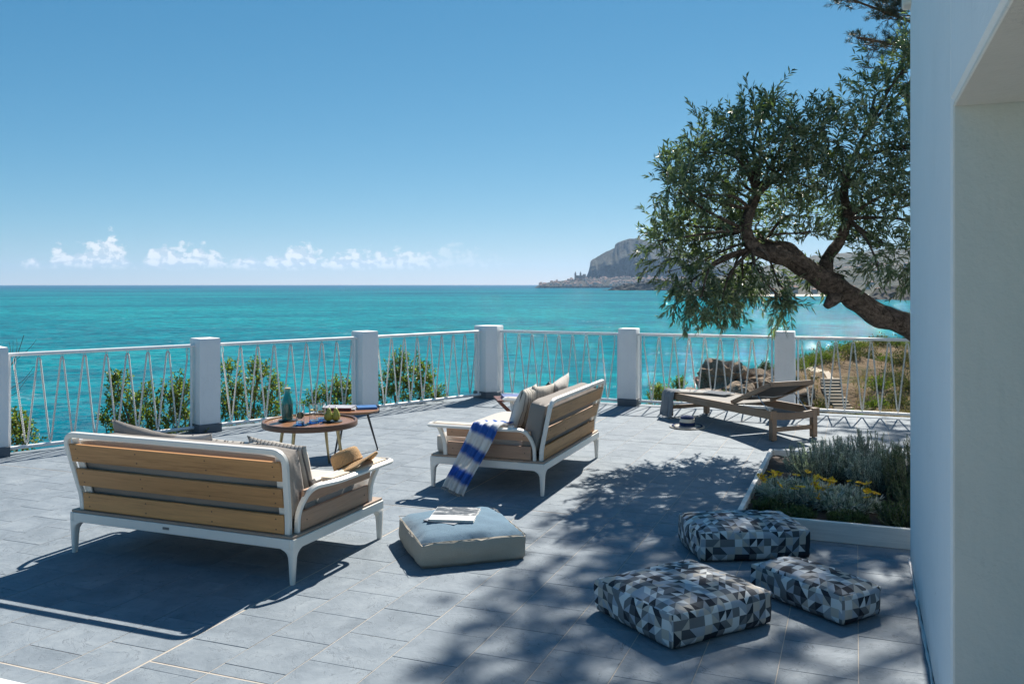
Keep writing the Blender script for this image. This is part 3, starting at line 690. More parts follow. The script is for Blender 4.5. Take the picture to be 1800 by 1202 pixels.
BN = ['roped railing bay left of the honey slat sofa, running to the left edge', 'roped railing bay behind the coffee table, with the bottle in front of it',
      'roped railing bay with a round bush behind it, left of the corner pillar', 'roped railing bay behind the far sofa, right of the corner pillar',
      'roped railing bay behind the lounger', 'roped railing bay at the right, in front of the stone steps']
def build_bay(i):
    a, b = Vector(PIL[i]), Vector(PIL[i + 1]); d = (b - a); L_ = d.length; ang = math.atan2(d.y, d.x)
    e = empty('railing', (a.x, a.y, 0), ang, BN[i], 'railing', 'roped bays of the terrace railing')
    x0, x1 = .105, L_ - .105
    if i == 3: x0 = .16
    if i == 2: x1 = L_ - .16
    m = MB(); m.tube([(x0, 0, .935), (x1, 0, .935)], .0190, 10); m.build('top_rail', MAT['rail_paint'], e)
    m = MB(); m.tube([(x0, 0, .058), (x1, 0, .055)], .018, 10); m.build('bottom_rail', MAT['rail_paint'], e)
    xs = (x0 + .05, x1 - .05)
    for x in xs:
        m = MB(); m.tube([(x, 0, .060), (x, 0, .93)], .0125, 8); m.build('end_post', MAT['rail_paint'], e)
    n = 8; ya, yb = xs[0] + .045, xs[1] - .045; st = (yb - ya) / n
    pts = [Vector((ya, 0, .80))]
    for k in range(n):
        q = ya + st * (k + .5); w = .008
        pts += [Vector((q - w, .004, .098)), Vector((q, .004, .088)), Vector((q + w, .004, .098))]
        if k < n - 1:
            t = ya + st * (k + 1); pts += [Vector((t - .0125, 0, .866)), Vector((t - .0095, 0, .883)), Vector((t, 0, .8905)), Vector((t + .0095, 0, .883)), Vector((t + .0125, 0, .866))]
    pts.append(Vector((yb, 0, .80)))
    jit = []
    for p in pts: jit.append(p + Vector((RNG.normal() * .0015, RNG.normal() * .003, 0)))
    m = MB(); m.tube(jit, .0090, 7); m.build('rope', MAT['rope'], e, 80)
    for k in range(1, n):
        m = MB(); t = ya + st * k; m.tube([(t + .011 * math.cos(q), 0, .904 + .016 * math.sin(q)) for q in np.linspace(0, 2 * math.pi, 11)[:-1]], .0034, 5, True); m.build('hook', MAT['steel'], e)
    for k in range(n):
        m = MB(); t = ya + st * (k + .5); m.tube([(t, .012 * math.cos(q), .082 + .014 * math.sin(q)) for q in np.linspace(0, 2 * math.pi, 9)[:-1]], .0032, 5, True); m.build('eyelet', MAT['rail_paint'], e)
    for x in (ya, yb):
        m = MB(); m.tube([(x + .010 * math.cos(q), 0, .872 + .036 * math.sin(q)) for q in np.linspace(0, 2 * math.pi, 13)[:-1]], .004, 5, True); m.tube([(x, 0, .79), (x, 0, .838)], .0105, 8)
        m.build('snap_hook', MAT['steel'], e)
for i in range(6): build_bay(i)

# ------------------------------------------------------------------ soft boxes and pillows
def soft_box(size, n=14, edge=.02, bulge=(.02, .02, .03), pinch=0.0, wrinkle=.004, seed=0, uv=False, flat_bottom=True):
    """a stuffed box: softly rounded edges, faces that swell, corners that stay pulled out"""
    bm = bmesh.new(); bmesh.ops.create_cube(bm, size=2.0)
    bmesh.ops.subdivide_edges(bm, edges=list(bm.edges), cuts=n, use_grid_fill=True)
    hx, hy, hz = [k / 2 for k in size]; uvl = bm.loops.layers.uv.new('UVMap') if uv else None
    if uvl:
        for f in bm.faces:
            nn = f.normal; ax = max(range(3), key=lambda k: abs(nn[k]))
            for l in f.loops:
                x, y, z = l.vert.co.x * hx, l.vert.co.y * hy, l.vert.co.z * hz
                l[uvl].uv = {0: (y + 1.3 + (3 if nn.x > 0 else 0), z), 1: (x + (.7 if nn.y > 0 else 0), z), 2: (x, y + hz * 2 + .4)}[ax]
    for v in bm.verts:
        x, y, z = v.co; ex, ey, ez = 1 - x * x, 1 - y * y, 1 - z * z
        q = Vector((x * hx, y * hy, z * hz))
        # round the edges a little: pull in where two coordinates are near 1
        for a, b, ha, hb in ((x, y, 0, 1), (x, z, 0, 2), (y, z, 1, 2)):
            k = max(0, abs(a) - .80) / .2 * max(0, abs(b) - .80) / .2
            q[ha] -= math.copysign(edge * k * .5, a); q[hb] -= math.copysign(edge * k * .5, b)
        if abs(x) > .6: q.x += math.copysign(bulge[0], x) * ey * ez * (abs(x) - .6) / .4
        if abs(y) > .6: q.y += math.copysign(bulge[1], y) * ex * ez * (abs(y) - .6) / .4
        top = bulge[2] * (ex ** .55) * (ey ** .55)
        if z > 0: q.z += top * z
        elif not flat_bottom: q.z += top * z
        corner = (abs(x) * abs(y)) ** 6
        q.z -= pinch * corner * max(0, z)
        d = fbm((q.x + seed * 3.1, q.y, q.z), 9, 3) * wrinkle + fbm((q.x * 2 + seed, q.y * 2, q.z * .6), 22, 2) * wrinkle * .45
        q += Vector((x, y, max(z, -.2))).normalized() * d
        if flat_bottom and z < -.999: q.z = -hz + .0
        v.co = q
    return bm
def bm_obj(bm, name, mat, parent=None, smooth=60):
    me = bpy.data.meshes.new(name); bm.to_mesh(me); bm.free()
    me.polygons.foreach_set('use_smooth', [True] * len(me.polygons))
    if smooth: me.set_sharp_from_angle(angle=R(smooth))
    return from_mesh(name, me, mat, parent)
def throw_pillow(name, w, h, t, mat, loc, rot, label, group=None, seed=0):
    bm = bmesh.new(); n = 16; grid = {}
    for s in (1, -1):
        for i in range(n + 1):
            for j in range(n + 1):
                x, y = i / n * 2 - 1, j / n * 2 - 1
                if s < 0 and (i in (0, n) or j in (0, n)): grid[(s, i, j)] = grid[(1, i, j)]; continue
                prof = ((1 - x * x) * (1 - y * y)) ** .42
                px = x * w / 2 * (1 - .07 * (1 - y * y) * abs(x) ** 3); py = y * h / 2 * (1 - .07 * (1 - x * x) * abs(y) ** 3)
                z = s * t / 2 * prof + fbm((x * 2 + seed, y * 2, s), 1.6, 3) * .012 * prof
                grid[(s, i, j)] = bm.verts.new((px, z, py))
    for s in (1, -1):
        for i in range(n):
            for j in range(n):
                q = [grid[(s, i, j)], grid[(s, i + 1, j)], grid[(s, i + 1, j + 1)], grid[(s, i, j + 1)]]
                bm.faces.new(q if s < 0 else q[::-1])
    o = bm_obj(bm, name, mat, None, 0); place(o, loc, rot); return tag(o, label, 'cushion', group)

# ------------------------------------------------------------------ sofas
def make_sofa(name, loc, rz, label, badge):
    e = empty(name, loc, rz, label, 'sofa', 'pair of slatted outdoor sofas'); hx, hy = .795, .475
    m = MB()                                                             # apron ring
    zc, hh, th = .214, .056, .028
    for sx in (-1, 1): m.box((sx * (hx - th / 2), 0, zc), (th, 2 * hy, hh), None, .004)
    for sy in (-1, 1): m.box((0, sy * (hy - th / 2), zc + .0008), (2 * hx - 2 * th + .003, th, hh - .002), None, .003)
    m.build('frame', MAT['white_metal'], e)
    for sx in (-1, 1):
        for sy in (-1, 1):
            m = MB(); secs = [(.190, .090, 0), (.178, .062, 0), (.165, .047, .0005), (.145, .038, .001), (.11, .034, .002), (.06, .030, .004), (.012, .026, .006), (.0, .024, .007)]
            vs = []; fs = []
            for (z, s, ins) in secs:
                x1, y1 = hx - ins, hy - ins; c = min(.005, s * .2)
                for (px, py) in ((x1 - s, y1 - s), (x1 - c, y1 - s), (x1, y1 - s + c), (x1, y1 - c), (x1 - c, y1), (x1 - s + c, y1), (x1 - s, y1 - c)): vs.append((px * sx, py * sy, z))
            k = 7
            for i in range(len(secs) - 1):
                for j in range(k):
                    f = (i * k + j, i * k + (j + 1) % k, (i + 1) * k + (j + 1) % k, (i + 1) * k + j); fs.append(f if sx * sy < 0 else f[::-1])
            fs.append(tuple((len(secs) - 1) * k + j for j in range(k))); m.add(vs, fs); m.build('leg', MAT['white_metal'], e, 50)
    m = MB(); m.box((0, 0, .250), (2 * hx - .012, 2 * hy - .012, .014), None, .003); m.build('deck', MAT['teak_deck'], e)
    zb = .2575
    path = fillet([(-.732, -.432, zb), (-.735, -.436, .335), (-.778, -.528, .716), (.778, -.528, .716), (.735, -.436, .335), (.732, -.432, zb)], .085, 7)
    m = MB(); m.bar(path, .033, .028, (0, 1, 0)); m.build('back_frame', MAT['white_metal'], e)
    tilt = math.atan2(.092, .381); scr = MB()
    for sx in (-1, 1):
        m = MB(); m.bar([(sx * .690, -.412, zb), (sx * .692, -.416, .335), (sx * .722, -.500, .690)], .052, .014, (0, 1, 0)); m.build('upright', MAT['white_metal'], e)
    for zc_, h in ((.309, .102), (.458, .108), (.607, .108)):
        y = -.436 - max(0, zc_ - .335) * .2415; w = .715 + max(0, zc_ - .335) * .113; tl = tilt if zc_ > .335 else .05
        M = Matrix.Rotation(tl, 3, 'X')
        m = MB(); m.box((0, 0, 0), (2 * w, .020, h), None, .003); o = m.build('slat', MAT['teak'], e); place(o, (0, y - .004, zc_), (tl, 0, 0))
        for x in (-w + .05, -w * .33, w * .33, w - .05):
            for dz in (-.028, .028): scr.lathe([(0, .0012), (.0042, .001), (.0048, -.002)], 8, Vector((x, y - .004, zc_)) + M @ Vector((0, -.0102, dz)), M @ Matrix.Rotation(R(90), 3, 'X'))
    for sx in (-1, 1):
        path = fillet([(sx * .757, -.388, zb), (sx * .759, -.385, .37), (sx * .800, -.33, .492), (sx * .872, -.17, .499), (sx * .874, .464, .499), (sx * .748, .464, .499), (sx * .748, -.22, .499)], .065, 6)
        m = MB(); m.bar(path, .022, .030, (sx * -1, 0, 0)); m.build('arm_frame', MAT['white_metal'], e)
        m = MB(); m.box((0, 0, 0), (.078, .60, .022), None, .004); o = m.build('armrest', MAT['teak_arm'], e); place(o, (sx * .803, .125, .504))
        path = fillet([(sx * .762, .352, zb), (sx * .768, .356, .37), (sx * .805, .392, .484)], .05, 4)
        m = MB(); m.bar(path, .034, .026, (sx, 0, 0)); m.build('arm_post', MAT['white_metal'], e)
        for z0, z1, x in ((.2585, .362, .756), (.405, .483, .772)):
            m = MB(); m.box((0, 0, 0), (.020, .700, z1 - z0), None, .003); o = m.build('side_slat', MAT['teak_side'], e); place(o, (sx * x, -.012, (z0 + z1) / 2), (0, sx * R(8) if z0 > .4 else 0, 0))
            for y in (-.31, .29): scr.lathe([(0, .0012), (.0042, .001), (.0048, -.002)], 8, (sx * (x + .0104), y, (z0 + z1) / 2), Matrix.Rotation(sx * R(90), 3, 'Y'))
    o = scr.build('screw_heads', MAT['screw'], e); tag(o, kind='stuff')
    o = bm_obj(soft_box((1.43, .80, .145), 16, .02, (.012, .012, .018), 0, .003, 2), 'seat_cushion', MAT['seat_fabric'], e); place(o, (0, .065, .3315))
    o = bm_obj(soft_box((1.475, .150, .365), 18, .02, (.006, .02, .008), 0, .004, 5), 'back_cushion', MAT['taupe'], e); place(o, (0, -.372, .512), (R(13), 0, 0))
    if badge:
        m = MB(); m.box((-.065, -hy - .0012, .218), (.046, .0022, .014), None, .0005); b = m.build('badge', MAT['badge'], e)
    return e
SOFA1 = make_sofa('sofa', (-1.722, 5.405, 0), R(-21.6), 'slatted sofa with honey coloured back slats and white frame, nearest the camera', True)
SOFA2 = make_sofa('sofa', (.077, 7.545, 0), R(69.3), 'farther slatted sofa seen side on, with a blue and white cloth over its arm', False)
def sofa_pt(s, p):
    return Matrix.Rotation(s.rotation_euler[2], 3, 'Z') @ Vector(p) + Vector(s.location)
def on_sofa(s, p, rot):
    q = sofa_pt(s, p); return (q.x, q.y, q.z), (rot[0], rot[1], rot[2] + s.rotation_euler[2])
G1 = 'cushions on the sofas'
for (s, nm, w, h, t, mt, p, rot, lab, sd_) in (
    (SOFA1, 'throw_pillow', .52, .42, .13, 'taupe', (-.42, -.235, .545), (R(16), R(9), R(4)), 'plain taupe cushion whose corner rises over the left of the near sofa back', 1),
    (SOFA1, 'throw_pillow', .46, .40, .12, 'seat_fabric', (-.12, -.215, .535), (R(18), R(-3), R(-3)), 'sand coloured cushion in the middle of the near sofa', 2),
    (SOFA1, 'throw_pillow', .48, .38, .13, 'striped', (.18, -.215, .528), (R(17), R(2), R(3)), 'striped cushion right of the middle of the near sofa', 3),
    (SOFA1, 'throw_pillow', .44, .40, .13, 'fine_striped', (.52, -.190, .530), (R(20), R(3), R(-6)), 'finely striped cushion at the right end of the near sofa', 4),
    (SOFA2, 'throw_pillow', .44, .44, .13, 'striped', (-.48, -.185, .575), (R(17), 0, R(5)), 'bold striped cushion at the near end of the far sofa', 5),
    (SOFA2, 'throw_pillow', .46, .42, .12, 'fine_striped', (-.20, -.215, .570), (R(15), R(3), R(-4)), 'finely striped cushion behind the bold striped one on the far sofa', 6),
    (SOFA2, 'throw_pillow', .42, .40, .12, 'dark_sling', (.10, -.200, .565), (R(16), R(8), R(6)), 'dark charcoal cushion in the middle of the far sofa', 7),
    (SOFA2, 'throw_pillow', .44, .42, .13, 'seat_fabric', (.38, -.190, .570), (R(17), R(-8), 0), 'pale cushion at the far end of the far sofa', 8)):
    l, r = on_sofa(s, p, rot); throw_pillow(nm, w, h, t, MAT[mt], l, r, lab, G1, sd_)

# ------------------------------------------------------------------ cloth strips
def cloth(name, path, width, mat, side, fold=.012, nf=3.2, taper=None, nu=26, thick=.003, seed=0):
    """a cloth laid along path; side = list of cross directions; pleats grow where fold is set per point"""
    path = [Vector(p) for p in path]; n = len(path); vs = []; uv = []; L_ = [0]
    for a, b in zip(path[:-1], path[1:]): L_.append(L_[-1] + (b - a).length)
    for i, p in enumerate(path):
        t = path[min(i + 1, n - 1)] - path[max(i - 1, 0)]; s = Vector(side[i] if isinstance(side, list) else side); s = (s - t * s.dot(t) / max(t.length_squared, 1e-9)).normalized(); nn = s.cross(t).normalized()
        w = (width if not isinstance(width, list) else width[i]); fo = fold[i] if isinstance(fold, list) else fold
        for j in range(nu + 1):
            q = j / nu - .5; ph = q * nf * 2 * math.pi + .6 * math.sin(L_[i] * 7 + seed)
            off = fo * (math.sin(ph) + .45 * math.sin(ph * 2.3 + 1.1 + L_[i] * 3)) + .004 * fbm((q * 4, L_[i] * 6, seed), 1.5, 3)
            vs.append(p + s * (q * w) + nn * off); uv.append((q * .5 + .5, L_[i] / L_[-1]))
    m = MB()
    fs = []; us = []
    for i in range(n - 1):
        for j in range(nu):
            a = i * (nu + 1) + j; f = (a, a + 1, a + nu + 2, a + nu + 1); fs.append(f); us.append([uv[k] for k in f])
    m.add(vs, fs, us); o = m.build(name, mat, None, 0)
    o.data.polygons.foreach_set('use_smooth', [True] * len(o.data.polygons))
    md = o.modifiers.new('thickness', 'SOLIDIFY'); md.thickness = thick; md.offset = 0
    return o, vs, n, nu
def smooth_path(pts, n=40):
    P_ = [Vector(p) for p in pts]; out = []
    for i in range(len(P_) - 1):
        a, b, c, d = P_[max(i - 1, 0)], P_[i], P_[i + 1], P_[min(i + 2, len(P_) - 1)]
        k = max(2, n // (len(P_) - 1))
        for q in range(k):
            t = q / k; out.append(.5 * ((2 * b) + (c - a) * t + (2 * a - 5 * b + 4 * c - d) * t * t + (3 * b - a - 3 * c + d) * t ** 3))
    out.append(P_[-1]); return out
def towel_on_sofa():
    loc = [(-.50, -.10, .425), (-.60, -.09, .455), (-.70, -.07, .525), (-.80, -.06, .537), (-.885, -.045, .527), (-.915, -.02, .47), (-.930, .03, .36), (-.955, .10, .22), (-.985, .155, .10), (-1.0, .18, .034)]
    pth = smooth_path([sofa_pt(SOFA2, p) for p in loc], 72); n = len(pth)
    sd_ = Matrix.Rotation(SOFA2.rotation_euler[2], 3, 'Z') @ Vector((0, -1, 0)); f = [(.007 + .022 * max(0, i / n - .30)) for i in range(n)]
    w = [.265 - .075 * min(1, i / n * 1.3) for i in range(n)]
    o, vs, n_, nu = cloth('throw_blanket', pth, w, MAT['tiedye'], sd_, f, 3.1, None, 36, .003, 1.0)
    tag(o, 'blue and white tie dyed cloth hanging over the arm of the far sofa', 'blanket')
    fr = MB()
    for j in range(0, nu + 1):
        p = Vector(vs[(n_ - 1) * (nu + 1) + j]); fr.tube([p, p + Vector((RNG.normal() * .008, RNG.normal() * .008, -.014)), p + Vector((RNG.normal() * .014, RNG.normal() * .014, -.026))], .0016, 4)
    fr.build('fringe', MAT['beige_side'], o)
towel_on_sofa()
def lathe_hat(name, mats, crown_r, crown_h, brim_r, droop, floppy, bands, thick=.006):
    """hat as a body of revolution with an uneven brim; bands = [(z0, z1, mat)] on the crown"""
    n = 48; prof = [(0.0, crown_h), (crown_r * .45, crown_h * 1.0), (crown_r * .78, crown_h * .95), (crown_r * .93, crown_h * .82), (crown_r * .985, crown_h * .55), (crown_r, crown_h * .25), (crown_r * 1.03, .012)]
    br = [(crown_r * 1.10, .004)] + [(crown_r * 1.1 + (brim_r - crown_r * 1.1) * t, -droop * t * t) for t in (.25, .5, .75, 1.0)]
    return prof, br, n
def make_hat(name, label, crown_mat, brim_mat, crown_r, crown_h, brim_r, floppy, loc, rot, bands=(), dent=0.0):
    prof, br, n = lathe_hat(name, None, crown_r, crown_h, brim_r, floppy * .3, floppy, bands)
    def surf(pr):
        m = MB(); vs = []; k = len(pr)
        for a_ in range(n):
            a = 2 * math.pi * a_ / n
            for (r, z) in pr:
                t = max(0, (r - crown_r * 1.05) / (brim_r - crown_r)); z2 = z + floppy * t * (math.sin(2 * a + .7) * .6 + math.sin(3 * a + 2) * .35) + .002 * math.sin(9 * a + r * 40) * t
                if z > crown_h * .9: z2 -= dent * math.exp(-(r * math.sin(a)) ** 2 / (crown_r * .3) ** 2) * (1 - r / crown_r)
                vs.append((r * math.cos(a), r * math.sin(a), z2))
        fs = [(a_ * k + i, a_ * k + i + 1, ((a_ + 1) % n) * k + i + 1, ((a_ + 1) % n) * k + i) for a_ in range(n) for i in range(k - 1)]
        m.add(vs, fs); return m
    e = empty(name, loc, 0, label, 'hat'); e.rotation_euler = rot
    fine = []
    for (r0, z0), (r1, z1) in zip(prof[:-1], prof[1:]):
        for t in (0, .34, .67): fine.append((r0 + (r1 - r0) * t, z0 + (z1 - z0) * t))
    fine.append(prof[-1])
    o = surf(fine).build('crown', crown_mat, e, 0); md = o.modifiers.new('t', 'SOLIDIFY'); md.thickness = .006
    o.data.polygons.foreach_set('use_smooth', [True] * len(o.data.polygons))
    o = surf([(crown_r * 1.015, .006)] + br).build('brim', brim_mat, e, 0); md = o.modifiers.new('t', 'SOLIDIFY'); md.thickness = .007
    o.data.polygons.foreach_set('use_smooth', [True] * len(o.data.polygons))
    for (nm, r0, z0, r1, z1, mt) in bands:
        m = MB(); k = 6; pr = [(r0 + (r1 - r0) * t / k, z0 + (z1 - z0) * t / k) for t in range(k + 1)]; m.lathe(pr, n, (0, 0, 0), None, False, False)
        o = m.build(nm, mt, e, 0); o.data.polygons.foreach_set('use_smooth', [True] * len(o.data.polygons)); md = o.modifiers.new('t', 'SOLIDIFY'); md.thickness = .003
    return e
hl, hr = on_sofa(SOFA1, (.735, .17, .507), (0, 0, 0))
make_hat('straw_hat', 'natural raffia sun hat lying on the right arm of the near sofa', MAT['straw'], MAT['straw'], .092, .105, .185, .022, hl, (R(-4), R(-27), R(-10)), (), .02)

# ------------------------------------------------------------------ coffee table and what stands on it
def coffee_table():
    e = empty('coffee_table', (-1.731, 7.56, 0), R(-17), 'round dark wood coffee table with brass legs, carrying the bottle and glasses', 'table'); h = .42
    m = MB(); m.lathe([(0, h - .016), (.376, h - .016), (.376, h), (0, h)], 56); m.build('table_top', MAT['walnut'], e, 40)
    m = MB(); m.lathe([(.370, h - .034), (.398, h - .034), (.402, h - .028), (.402, h + .008), (.398, h + .014), (.382, h + .014), (.378, h + .010), (.378, h - .010), (.370, h - .018), (.370, h - .034)], 64, (0, 0, 0), None, False, False); m.build('rim', MAT['walnut_rim'], e, 40)
    m = MB(); m.tube([(.352 * math.cos(a), .352 * math.sin(a), h + .0005) for a in np.linspace(0, 2 * math.pi, 61)[:-1]], .0016, 5, True); m.build('inlay_ring', MAT['brass'], e)
    for k in range(4):
        a = k * math.pi / 2; c, s = math.cos(a), math.sin(a)
        m = MB(); m.tube([(.255 * c, .255 * s, h - .017), (.29 * c, .29 * s, .20), (.335 * c, .335 * s, .0)], [.0165, .013, .0085], 10); leg = m.build('leg', MAT['brass'], e)
        m = MB(); m.lathe([(.0095, 0), (.0095, .014), (.0088, .016)], 10, (.3345 * c, .3345 * s, 0.0)); m.build('foot_cap', MAT['black_metal'], leg)
    return h
TH = coffee_table()
def at_table(x, y): return (x, y, TH + .0005)
def bottle():
    x, y, z = at_table(-1.935, 7.60); m = MB(); m.lathe([(0, 0), (.062, 0), (.074, .003), (.077, .007), (.0765, .010), (0, .010)], 32); c = m.build('coaster', MAT['slate_plate']); place(c, (x, y, z)); tag(c, 'round black slate coaster under the teal bottle', 'coaster')
    e = empty('bottle', (x, y, z + .0105), 0, 'tall teal glazed bottle with a cork lid on the coffee table', 'bottle')
    m = MB(); m.lathe([(0, 0), (.040, 0), (.046, .004), (.0475, .02), (.0475, .13), (.046, .155), (.038, .190), (.027, .218), (.0225, .236), (.0215, .258), (.022, .262), (0, .262)], 36); m.build('body', MAT['bottle'], e)
    m = MB(); m.lathe([(.0225, .2625), (.026, .264), (.0262, .272), (.024, .2745), (0, .2745)], 24); m.build('lid', MAT['cork'], e)
bottle()
def tumbler(x, y, hgt, r, label, slice_z, upright):
    x, y, z = at_table(x, y)
    m = MB(); m.lathe([(0, 0), (.052, 0), (.055, .002), (.055, .004), (0, .004)], 28); c = m.build('glass_coaster', MAT['blue_glass']); place(c, (x, y, z)); tag(c, 'round cobalt glass coaster under the ' + label.split(' with')[0], 'coaster', 'blue glass coasters')
    e = empty('tumbler', (x, y, z + .0045), 0, label, 'glass', 'water glasses on the coffee table')
    m = MB(); m.lathe([(0, .0), (r * .94, 0), (r * .96, .003), (r * .965, .0205), (0, .0205)], 28); m.build('blue_base', MAT['blue_glass'], e)
    m = MB(); m.lathe([(0, .021), (r * .965, .021), (r, hgt), (r - .0012, hgt + .001), (r - .0025, hgt), (r * .965 - .003, .026), (0, .026)], 32); m.build('wall', MAT['clear_glass'], e)
    m = MB(); s = r - .006
    if upright:
        m.lathe([(0, -.003), (s * .92, -.003), (s, -.001), (s, .001), (s * .92, .003), (0, .003)], 24, (0, 0, slice_z), Matrix.Rotation(R(74), 3, 'X'))
    else: m.lathe([(0, -.004), (s * .92, -.004), (s, -.002), (s, .006), (s * .92, .008), (0, .008)], 24, (0, 0, slice_z), Matrix.Rotation(R(4), 3, 'X'))
    m.build('lemon_slice', MAT['lemon'], e)
tumbler(-1.772, 7.375, .165, .036, 'leftmost tall glass with a lemon slice standing upright in it', .075, True)
tumbler(-1.685, 7.470, .155, .035, 'middle glass with a lemon slice lying high in it', .105, False)
tumbler(-1.640, 7.590, .150, .034, 'rightmost glass with a lemon slice lying low in it', .078, False)
def pears():
    x, y, z = at_table(-1.535, 7.55); m = MB(); m.lathe([(0, 0), (.070, 0), (.082, .004), (.084, .007), (.080, .008), (0, .0065)], 36); p = m.build('plate', MAT['slate_plate']); place(p, (x, y, z)); tag(p, 'flat black plate under the two pears', 'plate')
    prof = [(0, .0), (.014, .001), (.030, .010), (.037, .026), (.0375, .040), (.032, .058), (.0235, .075), (.018, .090), (.0165, .100), (.011, .109), (.003, .111), (0, .110)]
    for k, (dx, dy, tx, ty, s, lab) in enumerate(((-.036, -.010, .04, .05, 1.0, 'left green pear, upright on the black plate'), (.030, .006, -.03, -.10, 1.0, 'right green pear, leaning on the black plate'))):
        e = empty('pear', (x + dx, y + dy, z + .0085), 0, lab, 'pear', 'pears on the plate'); e.rotation_euler = (tx, ty, k * 1.3)
        m = MB(); m.lathe([(r_ * s, q * s) for r_, q in prof], 24)
        m.v = [(a + .06 * (c ** 2) * 1.4, b + .003 * math.sin(c * 60), c) for a, b, c in m.v]; m.build('fruit', MAT['pear'], e, 0).data.polygons.foreach_set('use_smooth', [True] * len(e.children[0].data.polygons))
        m = MB(); m.tube([(.0010, 0, .106), (.002, .001, .120), (.006, .002, .130)], .0018, 6); m.build('stalk', MAT['stem'], e)
pears()

# ------------------------------------------------------------------ small three legged table
def side_table():
    e = empty('side_table', (-1.515, 8.35, 0), 0, 'small three legged side table with a red brown top, carrying magazines', 'table'); h = .415
    m = MB(); m.lathe([(0, h - .022), (.245, h - .022), (.252, h - .017), (.252, h - .004), (.248, h), (0, h)], 48); m.build('table_top', MAT['walnut'], e, 40)
    for (fx, fy) in ((-.111, -.298), (-.155, .15), (.222, .15)):
        t = .55; m = MB(); m.tube([(fx * t, fy * t, h - .0225), (fx, fy, .0)], [.0125, .0075], 8); leg = m.build('leg', MAT['black_metal'], e)
        m = MB(); m.lathe([(.014, 0), (.014, .004), (.006, .010)], 12, (fx, fy, 0.0)); m.build('foot', MAT['black_metal'], leg)
    return h
SH = side_table()
def book(name, loc, rz, size, cover, pages, label, spine=None, spine_side=-1, group=None, cat='book', text=None):
    w, d, t = size; e = empty(name, loc, rz, label, cat, group); c = min(.002, t * .2)
    m = MB(); m.box((0, 0, t - c / 2), (w, d, c), None, 0); m.box((0, 0, c / 2), (w, d, c), None, 0); m.build('cover', cover, e)
    m = MB(); m.box((.002, 0, t / 2), (w - .006, d - .006, t - 2 * c - .0004), None, 0); m.build('pages', pages, e)
    m = MB(); m.box((-w / 2 - .0008, 0, t / 2), (.0016, d, t), None, 0); m.build('spine', spine or cover, e)
    return e
book('magazine', (-1.610, 8.33, SH + .0008), R(93), (.21, .275, .012), MAT['cover_grey'], MAT['pages'], 'thin grey magazine at the bottom of the pile on the small table', MAT['spine_red'], 1, 'magazines on the small table', 'magazine')
book('magazine', (-1.625, 8.325, SH + .0135), R(86), (.205, .27, .016), MAT['cover_red'], MAT['pages'], 'pale magazine with a plum spine on top of the pile on the small table', MAT['spine_red'], 1, 'magazines on the small table', 'magazine')
book('book', (-1.385, 8.40, SH + .0008), R(106), (.17, .185, .020), MAT['cover_blue'], MAT['pages'], 'bright blue book at the right of the small three legged table', MAT['cover_blue'])

# ------------------------------------------------------------------ folding stool behind the far sofa
def stool():
    e = empty('folding_stool', (.045, 9.25, 0), R(8), 'dark red wood folding stool behind the far sofa, carrying a book', 'stool'); h = .405
    for k in range(5):
        m = MB(); m.box((0, -.15 + k * .075, h - .008), (.44, .066, .016), None, .003); m.build('slat', MAT['stool_wood'], e)
    for sx in (-1, 1):
        m = MB(); m.box((sx * .185, 0, h - .0305), (.028, .38, .028), None, .003); m.build('seat_rail', MAT['stool_wood'], e)
    for sy in (-1, 1):
        for sx in (-1, 1):
            a = Vector((sx * .170, sy * (.150 if sx > 0 else .128), h - .046)); b = Vector((-sx * .185, sy * (.150 if sx > 0 else .128), .012))
            m = MB(); m.bar([a, b], .034, .018, (0, 1, 0), False, .003); m.build('leg', MAT['stool_wood'], e)
    return h
FH = stool()
bk = book('book', (.06, 9.22, FH + .0010), R(8 + 90), (.27, .32, .030), MAT['cover_navy'], MAT['cover_navy'], 'thick blue book lying on the dark red folding stool', MAT['cover_blue'])

# ------------------------------------------------------------------ floor cushions
def piped_pouf():
    e = empty('floor_cushion', (-.315, 5.335, 0), R(18.5), 'square floor cushion with faded blue top and beige sides', 'floor cushion')
    bm = soft_box((.63, .64, .150), 22, .016, (.020, .020, .048), .008, .009, 9)
    top = bm.copy()
    bmesh.ops.delete(bm, geom=[f for f in bm.faces if f.normal.z > .55 and f.calc_center_median().z > .055], context='FACES')
    bmesh.ops.delete(top, geom=[f for f in top.faces if not (f.normal.z > .55 and f.calc_center_median().z > .055)], context='FACES')
    o = bm_obj(bm, 'side_panel', MAT['beige_side'], e, 0); place(o, (0, 0, .076)); o = bm_obj(top, 'top_panel', MAT['blue_top'], e, 0); place(o, (0, 0, .0763))
    # piping follows the rim of the box
    ring = []; hx, hy = .63 / 2 - .004, .64 / 2 - .004
    for (x0, y0), (x1, y1) in (((-1, -1), (1, -1)), ((1, -1), (1, 1)), ((1, 1), (-1, 1)), ((-1, 1), (-1, -1))):
        for k in range(14): t = k / 14; ring.append(Vector(((x0 + (x1 - x0) * t) * hx, (y0 + (y1 - y0) * t) * hy, .1440 + .004 * fbm((x0 + t * 3, y0, 0), 1.5, 2))))
    m = MB(); m.tube(ring, .0020, 6, True); m.build('piping', MAT['beige_side'], e)
piped_pouf()
book('magazine', (-.375, 5.315, .1885), R(-28), (.215, .25, .006), MAT['cover_grey'], MAT['pages'], 'thin magazine poking out under the other one on the blue floor cushion', None, 1, 'magazines on the blue floor cushion', 'magazine')
mg = book('magazine', (-.345, 5.355, .1950), R(-6), (.27, .30, .013), MAT['print_white'], MAT['pages'], 'magazine with a black and white cover photo on the blue floor cushion', MAT['cover_grey'], 1, 'magazines on the blue floor cushion', 'magazine')
m = MB(); m.box((0, .052, .01345), (.266, .19, .0006)); m.build('cover_picture', MAT['cover_photo'], mg, 0)
